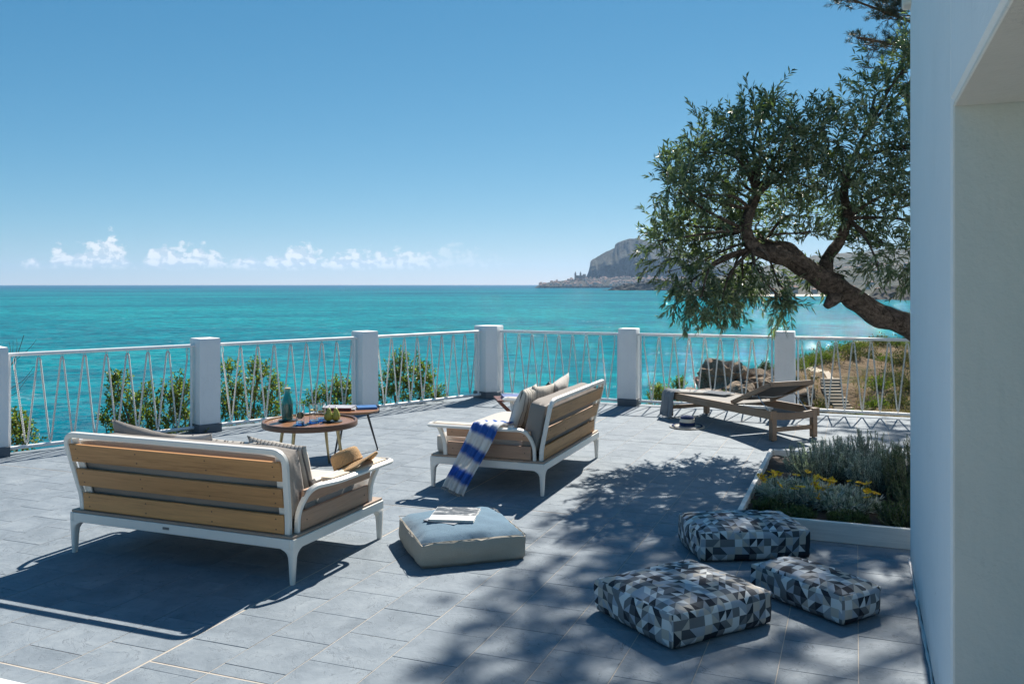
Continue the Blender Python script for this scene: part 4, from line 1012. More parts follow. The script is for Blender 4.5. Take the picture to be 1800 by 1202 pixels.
for (loc, rz, size, lab, sd_) in (((.814, 4.235), R(30.8), (.62, .57, .148), 'large triangle print floor cushion nearest the camera', 21),
                                  ((1.385, 5.315), R(5.5), (.66, .46, .160), 'triangle print floor cushion against the planter corner', 22),
                                  ((1.515, 4.425), R(31), (.29, .57, .134), 'narrow triangle print floor cushion beside the house wall', 23)):
    e = empty('floor_cushion', (*loc, 0), rz, lab, 'floor cushion', 'triangle print floor cushions')
    bm = soft_box((size[0], size[1], size[2]), 22, .007, (.016, .016, .034), -.004, .007, sd_, True)
    o = bm_obj(bm, 'cover', MAT['triangles'], e, 0); place(o, (0, 0, size[2] / 2 + .012))
    m = MB(); m.prism([(sx * (size[0] / 2 - .03), sy * (size[1] / 2 - .03)) for sx, sy in ((-1, -1), (1, -1), (1, 1), (-1, 1))], .0005, .0118); m.build('underside', MAT['pouf_base'], e)

# ------------------------------------------------------------------ lounger
def lounger():
    ax = Vector((.408, -.913, 0)); c = Vector((2.525, 9.915, 0)); rz = math.atan2(-ax.x, ax.y)      # local +y = towards the head end
    e = empty('sun_lounger', c, rz, 'teak sun lounger with its back part raised, by the railing', 'sun lounger'); hl, hw, h = .945, .325, .31
    wd = MAT['lounger_x']
    for sx in (-1, 1):
        m = MB(); m.box((sx * (hw - .014), 0, h - .042), (.028, 2 * hl, .084), None, .004); m.build('side_rail', wd, e)
        for sy in (-1, 1):
            m = MB(); m.box((sx * (hw - .058), sy * (hl - .031), h / 2 + .004), (.058, .060, h - .010), None, .004); leg = m.build('leg', wd, e)
            m = MB(); m.lathe([(.016, 0), (.016, .0085)], 10, (sx * (hw - .058), sy * (hl - .031), 0)); m.build('glide', MAT['black_metal'], leg)
    m = MB(); m.box((0, -(hl - .014), h - .044), (2 * hw - .058, .026, .078), None, .004); m.build('end_rail', wd, e)
    # curved rail at the head end
    n = 16; up = []; dn = []
    for k in range(n + 1):
        x = (k / n * 2 - 1) * (hw - .029); s = .030 * (1 - (x / hw) ** 2); up.append((x, h - .002 - s)); dn.append((x, h - .080 - s * .75))
    m = MB(); vs = []
    for y in (hl - .030, hl - .004):
        vs += [(x, y, z) for x, z in up] + [(x, y, z) for x, z in dn]
    k = n + 1; fs = []
    for i in range(n): fs += [(i, k + i, k + i + 1, i + 1), (2 * k + i, 2 * k + i + 1, 3 * k + i + 1, 3 * k + i), (i, i + 1, 2 * k + i + 1, 2 * k + i), (k + i, 3 * k + i, 3 * k + i + 1, k + i + 1)]
    m.add(vs, fs); m.build('end_rail', wd, e, 30)
    for sy in (-1, 1):
        m = MB(); m.box((0, sy * (hl - .031), .115), (2 * hw - .176, .026, .045), None, .003); m.build('stretcher', wd, e)
    yh = .262                                                              # hinge
    m = MB(); nx, ny = 10, 10; vs = []; L0 = -hl + .03
    for j in range(ny + 1):
        for i in range(nx + 1): x = (i / nx * 2 - 1) * (hw - .032); vs.append((x, L0 + (yh - L0) * j / ny, h - .004 - .012 * (1 - (x / hw) ** 2)))
    fs = [(j * (nx + 1) + i, j * (nx + 1) + i + 1, (j + 1) * (nx + 1) + i + 1, (j + 1) * (nx + 1) + i) for j in range(ny) for i in range(nx)]
    m.add(vs, fs); o = m.build('seat_sling', MAT['sling'], e); md = o.modifiers.new('t', 'SOLIDIFY'); md.thickness = .003
    a = R(22.5); ln = .69; dy, dz = math.cos(a), math.sin(a)
    def bp(x, t, off=0.0): return Vector((x, yh + t * dy - off * dz, h + .004 + t * dz + off * dy))
    m = MB()
    for sx in (-1, 1): m.bar([bp(sx * (hw - .058), 0), bp(sx * (hw - .058), ln)], .034, .046, (0, -dz, dy), False, .004)
    m.bar([bp(-(hw - .041), ln - .018), bp(hw - .041, ln - .018)], .034, .046, (0, -dz, dy), False, .004)
    m.build('back_frame', wd, e)
    m = MB(); vs = []
    for j in range(ny + 1):
        for i in range(nx + 1):
            x = (i / nx * 2 - 1) * (hw - .062); t = .02 + (ln - .04) * j / ny; vs.append(bp(x, t, .016 - .040 * (1 - (x / hw) ** 2) * math.sin(math.pi * j / ny) ** .6))
    m.add(vs, fs); o = m.build('back_sling', MAT['dark_sling'], e); md = o.modifiers.new('t', 'SOLIDIFY'); md.thickness = .003
    m = MB(); m.tube([bp(-(hw - .05), .36, -.03), bp(0, .36, -.055), bp(hw - .05, .36, -.03)], .006, 6); m.build('cross_wire', MAT['steel'], e)
    for sx in (-1, 1):
        p, q = bp(sx * (hw - .080), .40, -.024), Vector((sx * (hw - .080), yh + .60, h - .05)); m = MB(); m.tube([p, q], .0055, 6); m.build('prop', MAT['steel'], e)
        m = MB(); m.box((sx * (hw - .036), yh + .52, h - .045), (.016, .26, .022), None, .002); m.build('notch_rail', wd, e)
    return e, rz, c, h, hl, hw
LG, LRZ, LC, LH, LL, LW = lounger()
def lounger_towel():
    T = lambda p: Matrix.Rotation(LRZ, 3, 'Z') @ Vector(p) + LC
    loc = [(.15, -.30, LH + .012), (.05, -.52, LH + .012), (-.10, -.70, LH + .016), (-.25, -.79, LH + .020), (-.318, -.82, LH + .016), (-.352, -.83, LH - .03), (-.360, -.835, .18), (-.372, -.84, .09), (-.382, -.845, .022)]
    # the near long side of the lounger is the side with the smaller world y
    sgn = 1 if T((1, 0, 0)).y < T((-1, 0, 0)).y else -1
    pth = smooth_path([T((x if sgn < 0 else -x, y, z)) for x, y, z in loc], 64); n = len(pth); sd_ = Matrix.Rotation(LRZ, 3, 'Z') @ Vector((0, 1, 0))
    sides = []
    for i in range(n):
        t = min(1, max(0, (i / n - .05) / .4)); s = Matrix.Rotation(LRZ + (sgn * -R(38)) * (1 - t), 3, 'Z') @ Vector((0, 1, 0)); sides.append(s)
    f = [.002 + .011 * max(0, i / n - .5) * 2 for i in range(n)]; w = [.24 - .02 * (i / n) for i in range(n)]
    o, vs, n_, nu = cloth('towel', pth, w, MAT['grey_towel'], sides, f, 2.6, None, 30, .004, 3.0); tag(o, 'grey and white hammam towel draped over the foot of the lounger', 'towel')
    fr = MB()
    for j in range(0, nu + 1, 2):
        p = Vector(vs[(n_ - 1) * (nu + 1) + j]); fr.tube([p, p + Vector((RNG.normal() * .006, RNG.normal() * .006, -.010)), p + Vector((RNG.normal() * .010, RNG.normal() * .010, -.018))], .0022, 4)
    fr.build('fringe', MAT['white_straw'], o)
lounger_towel()
cr = .080
make_hat('sun_hat', 'navy and white banded straw hat on the paving beside the lounger', MAT['navy_straw'], MAT['white_straw'], cr, .120, .195, .004, (1.955, 9.84, .014), (0, 0, R(20)),
         (('band', cr * 1.035, .046, cr * 1.012, .086, MAT['white_straw']), ('ribbon', cr * 1.075, .008, cr * 1.04, .045, MAT['navy_straw']), ('brim_stripe', .150, .0055, .172, .0055, MAT['navy_straw'])), .018)

# ------------------------------------------------------------------ olive tree
def branch_tube(m, pts, radii, n=8, sub=4, rough=.0):
    path = smooth_path(pts, sub * (len(pts) - 1)); k = len(path); rs = []
    for i in range(k):
        t = i / (k - 1) * (len(radii) - 1); a = int(min(t, len(radii) - 2)); rs.append(radii[a] + (radii[a + 1] - radii[a]) * (t - a))
    if rough: rs = [r * (1 + rough * fbm((p.x, p.y, p.z), 5, 3)) for r, p in zip(rs, path)]
    m.tube(path, rs, n); return path
def olive_tree():
    e = empty('olive_tree', (5.55, 9.35, 0), 0, 'old olive tree leaning in from behind the house wall', 'tree'); o0 = Vector(e.location)
    def w(px, py, d): return Vector(((px - 900) / 1550 * d, d, 1.6 - (py - 500) * d / 1550)) - o0
    tr = MB(); k = 1 / 1550
    trunk = [Vector((0, 0, -.02)), Vector((-.25, .0, .42)), w(1690, 630, 9.25), w(1600, 575, 9.1), w(1540, 552, 9.0), w(1490, 520, 8.95), w(1448, 492, 8.9), w(1400, 462, 8.85), w(1362, 448, 8.8), w(1325, 436, 8.75), w(1311, 405, 8.75), w(1319, 370, 8.8), w(1331, 345, 8.85), w(1334, 322, 8.9)]
    rad = [.30, .26, .205, .195, .175, .165, .16, .140, .125, .110, .085, .075, .055, .035]
    path = smooth_path(trunk, 9 * (len(trunk) - 1)); secs = []
    for i, p in enumerate(path):                                          # furrowed, twisted bole
        t = i / (len(path) - 1) * (len(rad) - 1); a = int(min(t, len(rad) - 2)); r_ = (rad[a] + (rad[a + 1] - rad[a]) * (t - a)) * .66 * (1 + .16 * fbm((p.x, p.y, p.z), 4, 3)); ring = []
        for k_ in range(34):
            q = 2 * math.pi * k_ / 34; f = 1 + .20 * fbm((math.cos(q + i * .03) * 2.2, math.sin(q + i * .03) * 2.2, i * .10), 1.0, 4) + .10 * fbm((math.cos(q) * 6, math.sin(q) * 6, i * .28), 1.0, 3); ring.append((math.cos(q) * r_ * f, math.sin(q) * r_ * f))
        secs.append(ring)
    tr.sweep(path, secs)
    tr.tube([w(1452, 540, 8.82), w(1462, 528, 8.84), w(1480, 522, 8.86)], [.035, .07, .04], 10)          # burl
    branch_tube(tr, [w(1446, 500, 8.9), w(1455, 455, 8.95), w(1476, 425, 9.0), w(1490, 385, 9.05), w(1484, 335, 9.1), w(1500, 280, 9.2), w(1530, 220, 9.3)], [.095, .068, .055, .047, .04, .03, .018], 12, 6, .25)
    branch_tube(tr, [w(1400, 452, 8.85), w(1385, 436, 8.9), w(1360, 432, 9.0), w(1345, 425, 9.1)], [.07, .06, .045, .03], 10, 5, .2)
    branch_tube(tr, [w(1620, 590, 9.15), w(1650, 480, 9.3), w(1640, 350, 9.4), w(1610, 230, 9.4), w(1590, 150, 9.4)], [.13, .11, .085, .055, .025], 10, 6, .15)
    hubs = [w(1331, 345, 8.85), w(1319, 370, 8.8), w(1490, 385, 9.05), w(1484, 335, 9.1), w(1500, 280, 9.2), w(1345, 425, 9.1), w(1311, 405, 8.75), w(1530, 220, 9.3), w(1640, 350, 9.4), w(1610, 230, 9.4), w(1325, 436, 8.75), w(1640, 470, 9.3)]
    blobs = [(1200, 425, 46), (1178, 395, 30), (1192, 335, 40), (1185, 300, 26), (1250, 305, 50), (1262, 245, 36), (1290, 225, 28), (1330, 262, 55), (1330, 205, 26), (1345, 190, 18), (1400, 262, 52), (1392, 222, 26), (1440, 225, 28), (1472, 248, 46), (1530, 205, 50),
             (1562, 158, 40), (1592, 118, 34), (1540, 285, 55), (1592, 265, 50), (1486, 318, 42), (1405, 322, 46), (1300, 328, 52), (1252, 378, 54), (1218, 468, 38), (1262, 436, 52), (1285, 492, 40), (1232, 528, 26), (1200, 505, 22), (1268, 535, 22), (1318, 468, 34), (1308, 515, 26), (1376, 532, 16), (1370, 505, 14),
             (1335, 392, 40), (1395, 378, 34), (1548, 375, 46), (1562, 435, 38), (1592, 345, 46), (1510, 425, 26), (1425, 470, 20), (1448, 480, 18), (1520, 350, 40), (1590, 475, 22), (1160, 425, 16), (1440, 290, 40), (1360, 300, 40), (1450, 350, 14), (1470, 385, 20), (1425, 410, 14), (1545, 470, 14), (1220, 270, 22), (1230, 345, 40), (1290, 400, 40),
             (1660, 250, 80), (1660, 400, 60), (1700, 150, 80), (1650, 90, 60), (1740, 300, 80)]
    lv = Leaves()
    for (px, py, rp) in blobs:
        near = any(math.hypot(px - a_, py - b_) < rp + 26 for a_, b_ in ((1318, 430), (1312, 400), (1325, 360), (1365, 448), (1410, 465), (1450, 490), (1500, 520), (1460, 450), (1485, 400))); d = RNG.uniform(9.05, 9.45) if near else RNG.uniform(8.2, 9.25); c = w(px, py, d); r = rp / 1550 * d
        h = min(hubs, key=lambda q: (q - c).length); mid = (h + c) / 2 + Vector((RNG.normal() * .08, RNG.normal() * .08, RNG.normal() * .06 + .05))
        branch_tube(tr, [h, mid, c], [.022, .014, .006], 5, 4)
        for q in range(3):
            t = Vector(RNG.normal(size=3) * r * .55); branch_tube(tr, [mid * .3 + c * .7, c + t * .5, c + t], [.007, .005, .003], 4, 2)
        low = py > 455; n = int(8 + 215 * r ** 1.25)
        st = np.array(c) + RNG.normal(size=(n, 3)) * r * .47 * np.array([1, 1.5, 1])
        out = unit(st - np.array(c)); di = unit(out * .7 + RNG.normal(size=(n, 3)) * .5 + np.array([0, 0, -.55 if low else .45]))
        twig_leaves(lv, st, di, RNG.uniform(.10, .26, n), 15, .082, .0195, .62, False, .12)
        for a_, b_ in zip(st[::3], di[::3]): tr.tube([Vector(a_), Vector(a_ + b_ * .17)], .0022, 3, False, False)
    # sprays that stick out of the outline
    for (px, py, dx, dz, ln) in ((1318, 185, -.15, 1, .22), (1352, 190, .1, 1, .16), (1440, 212, .1, 1, .16), (1172, 305, -.5, .8, .18), (1240, 232, -.5, .8, .18), (1222, 548, -.3, -1, .24), (1195, 530, -.3, -1, .22), (1290, 545, .1, -1, .16), (1372, 545, -.1, -1, .24), (1152, 435, -.8, -.2, .20), (1160, 465, -.8, -.3, .22), (1255, 545, 0, -1, .18), (1590, 90, -.3, 1, .25), (1520, 175, -.6, .6, .2), (1590, 492, 0, -1, .2), (1335, 470, .2, -1, .25)):
        k_ = 4; st = np.array(w(px, py, RNG.uniform(8.4, 9.0)))[None, :] + RNG.normal(size=(k_, 3)) * .04; di = unit(np.array([[dx, 0, dz]]) + RNG.normal(size=(k_, 3)) * .28)
        twig_leaves(lv, st, di, np.full(k_, ln), 15, .078, .018, .5, False, .1)
        for a_, b_ in zip(st, di): tr.tube([Vector(a_ - b_ * .12), Vector(a_ + b_ * ln)], .0024, 3, False, False)
    tr.build('trunk', MAT['olive_bark'], e, 60); lv.build('crown', MAT['olive_leaf'], e)
    m = MB(); m.lathe([(0, .05), (.35, .045), (.55, .02), (.62, .002)], 24); m.build('root_mound', MAT['soil'], e)
olive_tree()

# ------------------------------------------------------------------ pine: its branch tips hang into the top right of the picture, the rest shades the paving
def pine_tree():
    e = empty('pine_tree', (8.0, 13.2, -1.2), 0, 'tall pine whose needle sprays hang into the top right corner', 'tree'); o0 = Vector(e.location); tr = MB(); lv = Leaves()
    branch_tube(tr, [(0, 0, 0), (-.1, 0, 2.5), (-.3, -.1, 5.2), (-.4, .1, 8.0), (-.3, 0, 10.5), (-.2, 0, 12.2)], [.28, .25, .21, .16, .10, .04], 12, 6, .15)
    def spray(c, r, n, flat=.5, nl=.065, nw=.0055):
        if nl < .1: n = int(n * 1.9)
        st = np.array(c) + RNG.normal(size=(n, 3)) * np.array([r, r, r * flat]) * .5; di = unit(st - np.array(c) + RNG.normal(size=(n, 3)) * r * .4 + np.array([-.25, -.1, .25]) * r)
        twig_leaves(lv, st, di, np.full(n, .10), 34, nl, nw, .72, False, 0)
        for a_, b_ in zip(st, di): tr.tube([Vector(a_ * .55 + np.array(c) * .45), Vector(a_), Vector(a_ + b_ * .10)], [.006, .004, .002], 4, False, False)
    def limb(pts, r0=.07): branch_tube(tr, pts, [r0, r0 * .6, r0 * .25], 7, 5, .1)
    def w(px, py, d): return Vector(((px - 900) / 1550 * d, d, 1.6 - (py - 500) * d / 1550)) - o0
    for lim, sp in (([(-.33, 0, 6.2), w(1660, 60, 12.4), w(1500, 2, 12.0)], [(1478, 2, .16, 9), (1505, -12, .22, 12), (1540, -8, .26, 16), (1560, 18, .26, 18), (1585, 28, .26, 20), (1548, 32, .16, 8), (1600, 5, .3, 20), (1580, -20, .3, 16)]),
                    ([(-.33, 0, 5.6), w(1660, 100, 12.2), w(1506, 68, 11.9)], [(1506, 66, .13, 7), (1522, 80, .17, 9), (1548, 82, .20, 12), (1572, 70, .20, 12), (1590, 84, .22, 14), (1562, 98, .14, 5), (1528, 120, .07, 3), (1610, 60, .3, 14)])):
        limb(lim, .05)
        for (px, py, r, n) in sp:
            c = w(px, py, RNG.uniform(11.7, 12.5)); tr.tube([c, c + Vector((.25, .05, -.02))], [.006, .009], 4, False, False); spray(c, r, n)
    tr.tube([w(1525, 121, 12), w(1560, 116, 12), w(1590, 108, 12.1)], [.004, .006, .01], 5)
    for (px, py) in ((1550, 113), (1570, 92), (1585, 44), (1582, 84)):
        c = w(px, py, 12); tr.lathe([(0, -.03), (.018, -.018), (.022, 0), (.014, .02), (0, .032)], 8, c)
    # upper boughs, above the frame: they throw the soft dapple on the paving in front
    for (gx, gy, z, r, n) in ((-.08, 3.72, 7.0, .30, 14), (.22, 4.10, 7.6, .38, 24), (.22, 4.80, 7.2, .25, 10), (.35, 3.45, 8.2, .40, 22), (.55, 4.45, 7.8, .45, 30), (.55, 5.20, 7.0, .34, 18), (.75, 4.85, 7.6, .50, 34), (.85, 4.00, 8.4, .40, 20), (1.15, 5.35, 7.4, .55, 40), (1.15, 4.55, 8.0, .50, 36), (.80, 5.9, 7.0, .40, 18),
                              (1.55, 5.00, 7.6, .55, 42), (1.60, 4.40, 8.2, .45, 30), (1.95, 5.40, 7.8, .55, 40), (2.2, 6.1, 8.2, .6, 36), (1.6, 5.9, 7.2, .5, 34), (.62, 3.15, 8.6, .40, 16), (.05, 3.2, 8.4, .4, 20), (.45, 5.65, 6.6, .26, 10), (1.3, 3.95, 8.6, .22, 6), (2.6, 6.8, 8.4, .6, 30), (1.1, 6.5, 7.0, .35, 12), (1.75, 3.55, 8.8, .3, 8), (.95, 3.3, 8.8, .3, 10),
                              (3.75, 8.75, 6.9, .5, 26), (4.2, 9.3, 7.0, .55, 34), (4.6, 8.7, 7.2, .55, 34), (4.0, 9.9, 7.0, .5, 26), (4.8, 9.5, 7.3, .6, 36), (5.3, 8.9, 7.4, .6, 34), (3.3, 8.0, 7.4, .4, 16), (3.7, 7.6, 7.8, .5, 22)):
        k = z / SUN.z; c = Vector((gx + SUN.x * k, gy + SUN.y * k, z)) - o0; limb([Vector((-.35, 0, c.z - 1.0)), (c + Vector((-.35, 0, c.z - .6))) / 2, c], .06)
        spray(c, r * 1.2, int(n * 1.8), .35, .12, .009)
    tr.build('trunk', MAT['pine_bark'], e, 60); lv.build('crown', MAT['pine_leaf'], e)
pine_tree()

# ------------------------------------------------------------------ shrubs rising beyond the railing
def shrub(base, blobs, label, dens=1.0, ll=.040, lw=.018, mat='shrub_leaf', name='shrub', trans=None):
    e = empty(name, base, 0, label, 'shrub', 'shrubs beyond the railing'); o0 = Vector(base); st_m = MB(); lv = Leaves()
    for (px, py, rp, d) in blobs:
        c = Vector(((px - 900) / 1550 * d, d, 1.6 - (py - 500) * d / 1550)) - o0; r = rp / 1550 * d
        branch_tube(st_m, [Vector((RNG.normal() * .05, RNG.normal() * .05, 0)), Vector((c.x * .6, c.y * .6, c.z * .45)) + Vector(RNG.normal(size=3) * .06), c], [.022, .013, .004], 6, 5)
        n = int(dens * (9 + 400 * r ** 1.4)); s = np.array(c) + RNG.normal(size=(n, 3)) * r * np.array([.5, .6, .5]); out = unit(s - np.array(c) + RNG.normal(size=(n, 3)) * .06); di = unit(out * .6 + np.array([0, 0, .8]) + RNG.normal(size=(n, 3)) * .3)
        for a_, b_ in zip(s, di): st_m.tube([Vector(a_ * .7 + np.array(c) * .3), Vector(a_), Vector(a_ + b_ * .09)], [.004, .003, .002], 4, False, False)
        twig_leaves(lv, s, di, np.full(n, .11), 10, ll, lw, .85, True, .15)
    st_m.build('stems', MAT['twig'], e); lv.build('foliage', MAT[mat], e)
shrub((-4.95, 8.9, -1.2), [(18, 770, 20, 8.75), (40, 760, 18, 8.8), (30, 745, 10, 8.8), (48, 782, 18, 8.75), (12, 800, 18, 8.7)], 'small leafy shrub at the left edge of the picture, below the railing')
shrub((-3.75, 9.75, -1.2), [(203, 668, 8, 9.5), (205, 685, 14, 9.5), (222, 715, 28, 9.6), (255, 705, 18, 9.6), (262, 740, 34, 9.6), (300, 705, 26, 9.7), (322, 688, 22, 9.75), (305, 740, 36, 9.65), (215, 755, 26, 9.5), (335, 730, 26, 9.8), (280, 770, 30, 9.6), (185, 745, 9, 9.5), (200, 712, 12, 9.5)], 'broad glossy shrub beyond the railing left of the second pillar')
shrub((-3.1, 10.7, -1.2), [(453, 645, 8, 10.6), (455, 662, 14, 10.6), (402, 660, 16, 10.6), (405, 695, 28, 10.6), (440, 690, 26, 10.7), (478, 700, 22, 10.7), (470, 725, 24, 10.6), (425, 730, 32, 10.6), (395, 730, 26, 10.55), (478, 680, 10, 10.7)], 'glossy shrub beyond the railing right of the second pillar, left of the bottle')
shrub((-2.3, 11.5, -1.2), [(560, 705, 13, 11.4), (575, 700, 12, 11.4), (600, 690, 14, 11.5), (594, 678, 7, 11.5), (612, 705, 18, 11.5), (590, 715, 16, 11.4), (548, 715, 9, 11.4), (622, 690, 14, 11.6)], 'low shrub beyond the railing seen just above the pears')
shrub((-1.55, 12.2, -1.2), [(702, 634, 9, 12.1), (710, 650, 20, 12.1), (690, 662, 20, 12.0), (722, 672, 26, 12.1), (745, 668, 16, 12.2), (690, 690, 26, 12.0), (735, 695, 26, 12.1), (756, 690, 14, 12.2), (672, 700, 18, 11.9), (765, 702, 10, 12.2), (745, 650, 8, 12.2)], 'round glossy shrub beyond the railing left of the corner pillar')
shrub((2.25, 12.15, -1.2), [(1150, 705, 9, 12.0), (1160, 692, 8, 12.0), (1196, 678, 6, 12.2), (1193, 690, 7, 12.2), (1182, 705, 9, 12.1), (1245, 712, 11, 12.0), (1265, 716, 10, 12.0), (1225, 715, 9, 12.0), (1170, 712, 8, 12.0)], 'sparse yellow green plant beyond the railing behind the foot of the lounger', 1.3, .045, .018)
def bare_twig():
    e = empty('bare_twig', (-5.1, 8.8, -1.0), 0, 'bare dry twigs rising beyond the railing at the far left', 'twig', None); o0 = Vector(e.location); m = MB()
    def w(px, py, d=8.75): return Vector(((px - 900) / 1550 * d, d, 1.6 - (py - 500) * d / 1550)) - o0
    for pts, r in (([Vector((0, 0, 0)), w(8, 720), w(12, 660), w(30, 625), w(42, 590)], .007), ([w(12, 660), w(18, 620), w(16, 602)], .004), ([w(20, 640), w(50, 615), w(64, 598)], .0035), ([w(26, 632), w(30, 612), w(29, 596)], .003), ([w(8, 690), w(40, 670), w(60, 645)], .004), ([w(14, 650), w(22, 618), w(23, 600)], .003), ([w(10, 700), w(30, 690), w(52, 662), w(78, 650)], .003)):
        branch_tube(m, pts, [r, r * .6, r * .35], 5, 5)
    m.build('stems', MAT['twig'], e)
bare_twig()

# ------------------------------------------------------------------ planter bed
PO = Vector((1.436, 5.678, 0)); PL, PW = 2.40, 1.75
def planter():
    e = empty('planter', PO, AX, 'low planter bed edged with white boards beside the house', 'planter'); t = .034; h = .125
    for (nm, c, s) in (('board', (PW / 2, t / 2, h / 2), (PW, t, h)), ('board', (t / 2, PL / 2 + t / 2 + .001, h / 2 - .0015), (t, PL - t, h - .003)), ('board', (PW / 2 + t / 2 + .001, PL - t / 2, h / 2 - .0015), (PW - t - .002, t, h - .003)), ('board', (PW - t / 2, PL / 2, h / 2 - .0015), (t, PL - 2 * t - .004, h - .003))):
        m = MB(); m.box((0, 0, 0), s, None, .004); o = m.build(nm, MAT['board_white'], e); place(o, c)
    m = MB(); nx, ny = 44, 60; vs = []
    for j in range(ny + 1):
        for i in range(nx + 1):
            x, y = t + .001 + (PW - 2 * t - .002) * i / nx, t + .001 + (PL - 2 * t - .002) * j / ny; vs.append((x, y, .072 + .028 * fbm((x, y, 0), 6, 4) + .010 * fbm((x, y, 3), 30, 2)))
    m.add(vs, [(j * (nx + 1) + i, j * (nx + 1) + i + 1, (j + 1) * (nx + 1) + i + 1, (j + 1) * (nx + 1) + i) for j in range(ny) for i in range(nx)]); m.build('soil', MAT['soil'], e)
planter()
def bed(a, b, z=0.07): p = PO + V_ * a + U * b; return (p.x, p.y, z)
def bed_plant(name, a, b, label, mat, stems, spread, h, lean, ll, lw, per, ang, core=0.0, wide=False, group=None, cat='plant', z=.07):
    e = empty(name, bed(a, b, z), 0, label, cat, group); st = MB(); lv = Leaves()
    for k in range(stems):
        r = spread * math.sqrt(RNG.random()); q = RNG.uniform(0, 2 * math.pi); x, y = r * math.cos(q), r * math.sin(q); hh = h * RNG.uniform(.6, 1.05) * (1 - .35 * (r / spread) ** 2)
        tip = Vector((x * (1 + lean), y * (1 + lean), hh)); base = Vector((x * .35, y * .35, -.01)); mid = (base + tip) / 2 + Vector((x * .2, y * .2, .0)) + Vector(RNG.normal(size=3) * .012)
        path = smooth_path([base, mid, tip], 6); st.tube(path, [.0035 * (1 - i / len(path)) + .001 for i in range(len(path))], 3, False, False)
        for s0, s1 in zip(path[1:-1], path[2:]):
            d = np.array((s1 - s0).normalized())[None, :]; twig_leaves(lv, np.array(s0)[None, :], d, np.array([(s1 - s0).length]), per, ll, lw, ang, wide, 0, .25)
    st.build('stems', MAT['plant_stem'], e); lv.build('foliage', MAT[mat], e); return e
GB = 'plants in the bed'
bed_plant('silver_shrub', .50, 1.42, 'wispy silver grey shrub at the back left of the planter', 'silver_leaf', 210, .27, .33, .15, .020, .0042, 18, .6, group=GB)
bed_plant('silver_shrub', .80, 1.75, 'grey green shrub at the back of the planter, behind the silver one', 'grey_leaf', 180, .28, .36, .15, .022, .0044, 18, .55, group=GB)
bed_plant('silver_shrub', .86, 1.12, 'pale silver shrub in the middle of the planter', 'silver_leaf', 170, .20, .32, .15, .020, .0042, 18, .6, group=GB)
bed_plant('rosemary', 1.16, .98, 'dark green rosemary bush against the house end of the planter', 'rosemary_leaf', 210, .27, .46, .1, .022, .0042, 18, .75, group=GB)
bed_plant('rosemary', 1.12, .62, 'lower dark green bush in front of the rosemary', 'rosemary_leaf', 120, .19, .24, .1, .022, .0042, 16, .8, group=GB)
bed_plant('herb', 1.00, .26, 'bright green herb tuft at the front right of the planter', 'herb_leaf', 90, .16, .15, .2, .022, .0045, 10, .9, group=GB)
bed_plant('herb', .36, .20, 'low green herb along the front board of the planter', 'herb_leaf', 100, .13, .08, .0, .026, .005, 8, .9, group=GB)
bed_plant('herb', .68, .20, 'low green herb at the middle of the planter front board', 'herb_leaf', 80, .13, .08, .0, .026, .005, 8, .9, group=GB)
bed_plant('herb', .17, .36, 'low green herb in the left corner of the planter', 'herb_leaf', 50, .10, .08, .0, .026, .005, 8, .9, group=GB)
def gazania(a, b, r, label, nf, seed):
    e = bed_plant('gazania', a, b, label, 'silver_leaf', int(560 * r), r, .145, .15, .055, .0085, 6, .8, group=GB)
    me = None
    for k in range(nf):
        q = RNG.uniform(0, 2 * math.pi); s = r * RNG.random() ** .38 * 1.12; x, y = s * math.cos(q), s * math.sin(q); z = .185 * (1 - .40 * (s / r) ** 2) + RNG.uniform(.0, .05)
        if me is None:
            lv = Leaves(); nn = 13; an = np.arange(nn) / nn * 2 * math.pi; dd = np.stack([np.cos(an), np.sin(an), np.full(nn, .22)], 1); lv.add(dd * .006, dd, .034, .0125, True, .1); me = lv.build('flower', MAT['petal'], e); f = me
        else: f = me.copy(); COL.objects.link(f); f.parent = e
        f.location = (x, y, z); f.rotation_euler = (RNG.normal() * .35 + .15, RNG.normal() * .35, RNG.uniform(0, 6)); sc = RNG.uniform(.62, 1.0); f.scale = (sc, sc, sc)
        m = MB(); m.lathe([(.0085, .0), (.0075, .004), (0, .0065)], 8); ey = m.build('flower_eye', MAT['flower_eye'], f)
        m = MB(); m.tube([(x * .8, y * .8, .02), (x * .95, y * .95, z * .6), (x, y, z)], .0018, 4, False, False); m.build('flower_stalk', MAT['plant_stem'], e)
gazania(.33, .70, .235, 'silver leaved mound with many yellow flowers at the left of the planter', 26, 1)
gazania(.64, .55, .21, 'silver leaved mound with fewer yellow flowers in the middle of the planter', 15, 2)

# ------------------------------------------------------------------ sea
SEA = -18.4
def build_sea():
    m = MB(); rings = [0, 30, 80, 200, 500, 1200, 3000, 7000, 14500]; n = 96; vs = [(0, 0, SEA)]; fs = []
    for r in rings[1:]:
        for k in range(n): a = 2 * math.pi * k / n; vs.append((r * math.cos(a), r * math.sin(a), SEA))
    for k in range(n): fs.append((0, 1 + k, 1 + (k + 1) % n))
    for i in range(len(rings) - 2):
        for k in range(n): fs.append((1 + i * n + k, 1 + (i + 1) * n + k, 1 + (i + 1) * n + (k + 1) % n, 1 + i * n + (k + 1) % n))
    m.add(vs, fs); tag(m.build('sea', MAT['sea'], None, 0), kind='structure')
build_sea()
def interp(x, pts):
    if x <= pts[0][0]: return pts[0][1]
    for (a, b), (c, d) in zip(pts[:-1], pts[1:]):
        if x <= c: return b + (d - b) * (x - a) / (c - a)
    return pts[-1][1]
def sst(t): t = max(0, min(1, t)); return t * t * (3 - 2 * t)
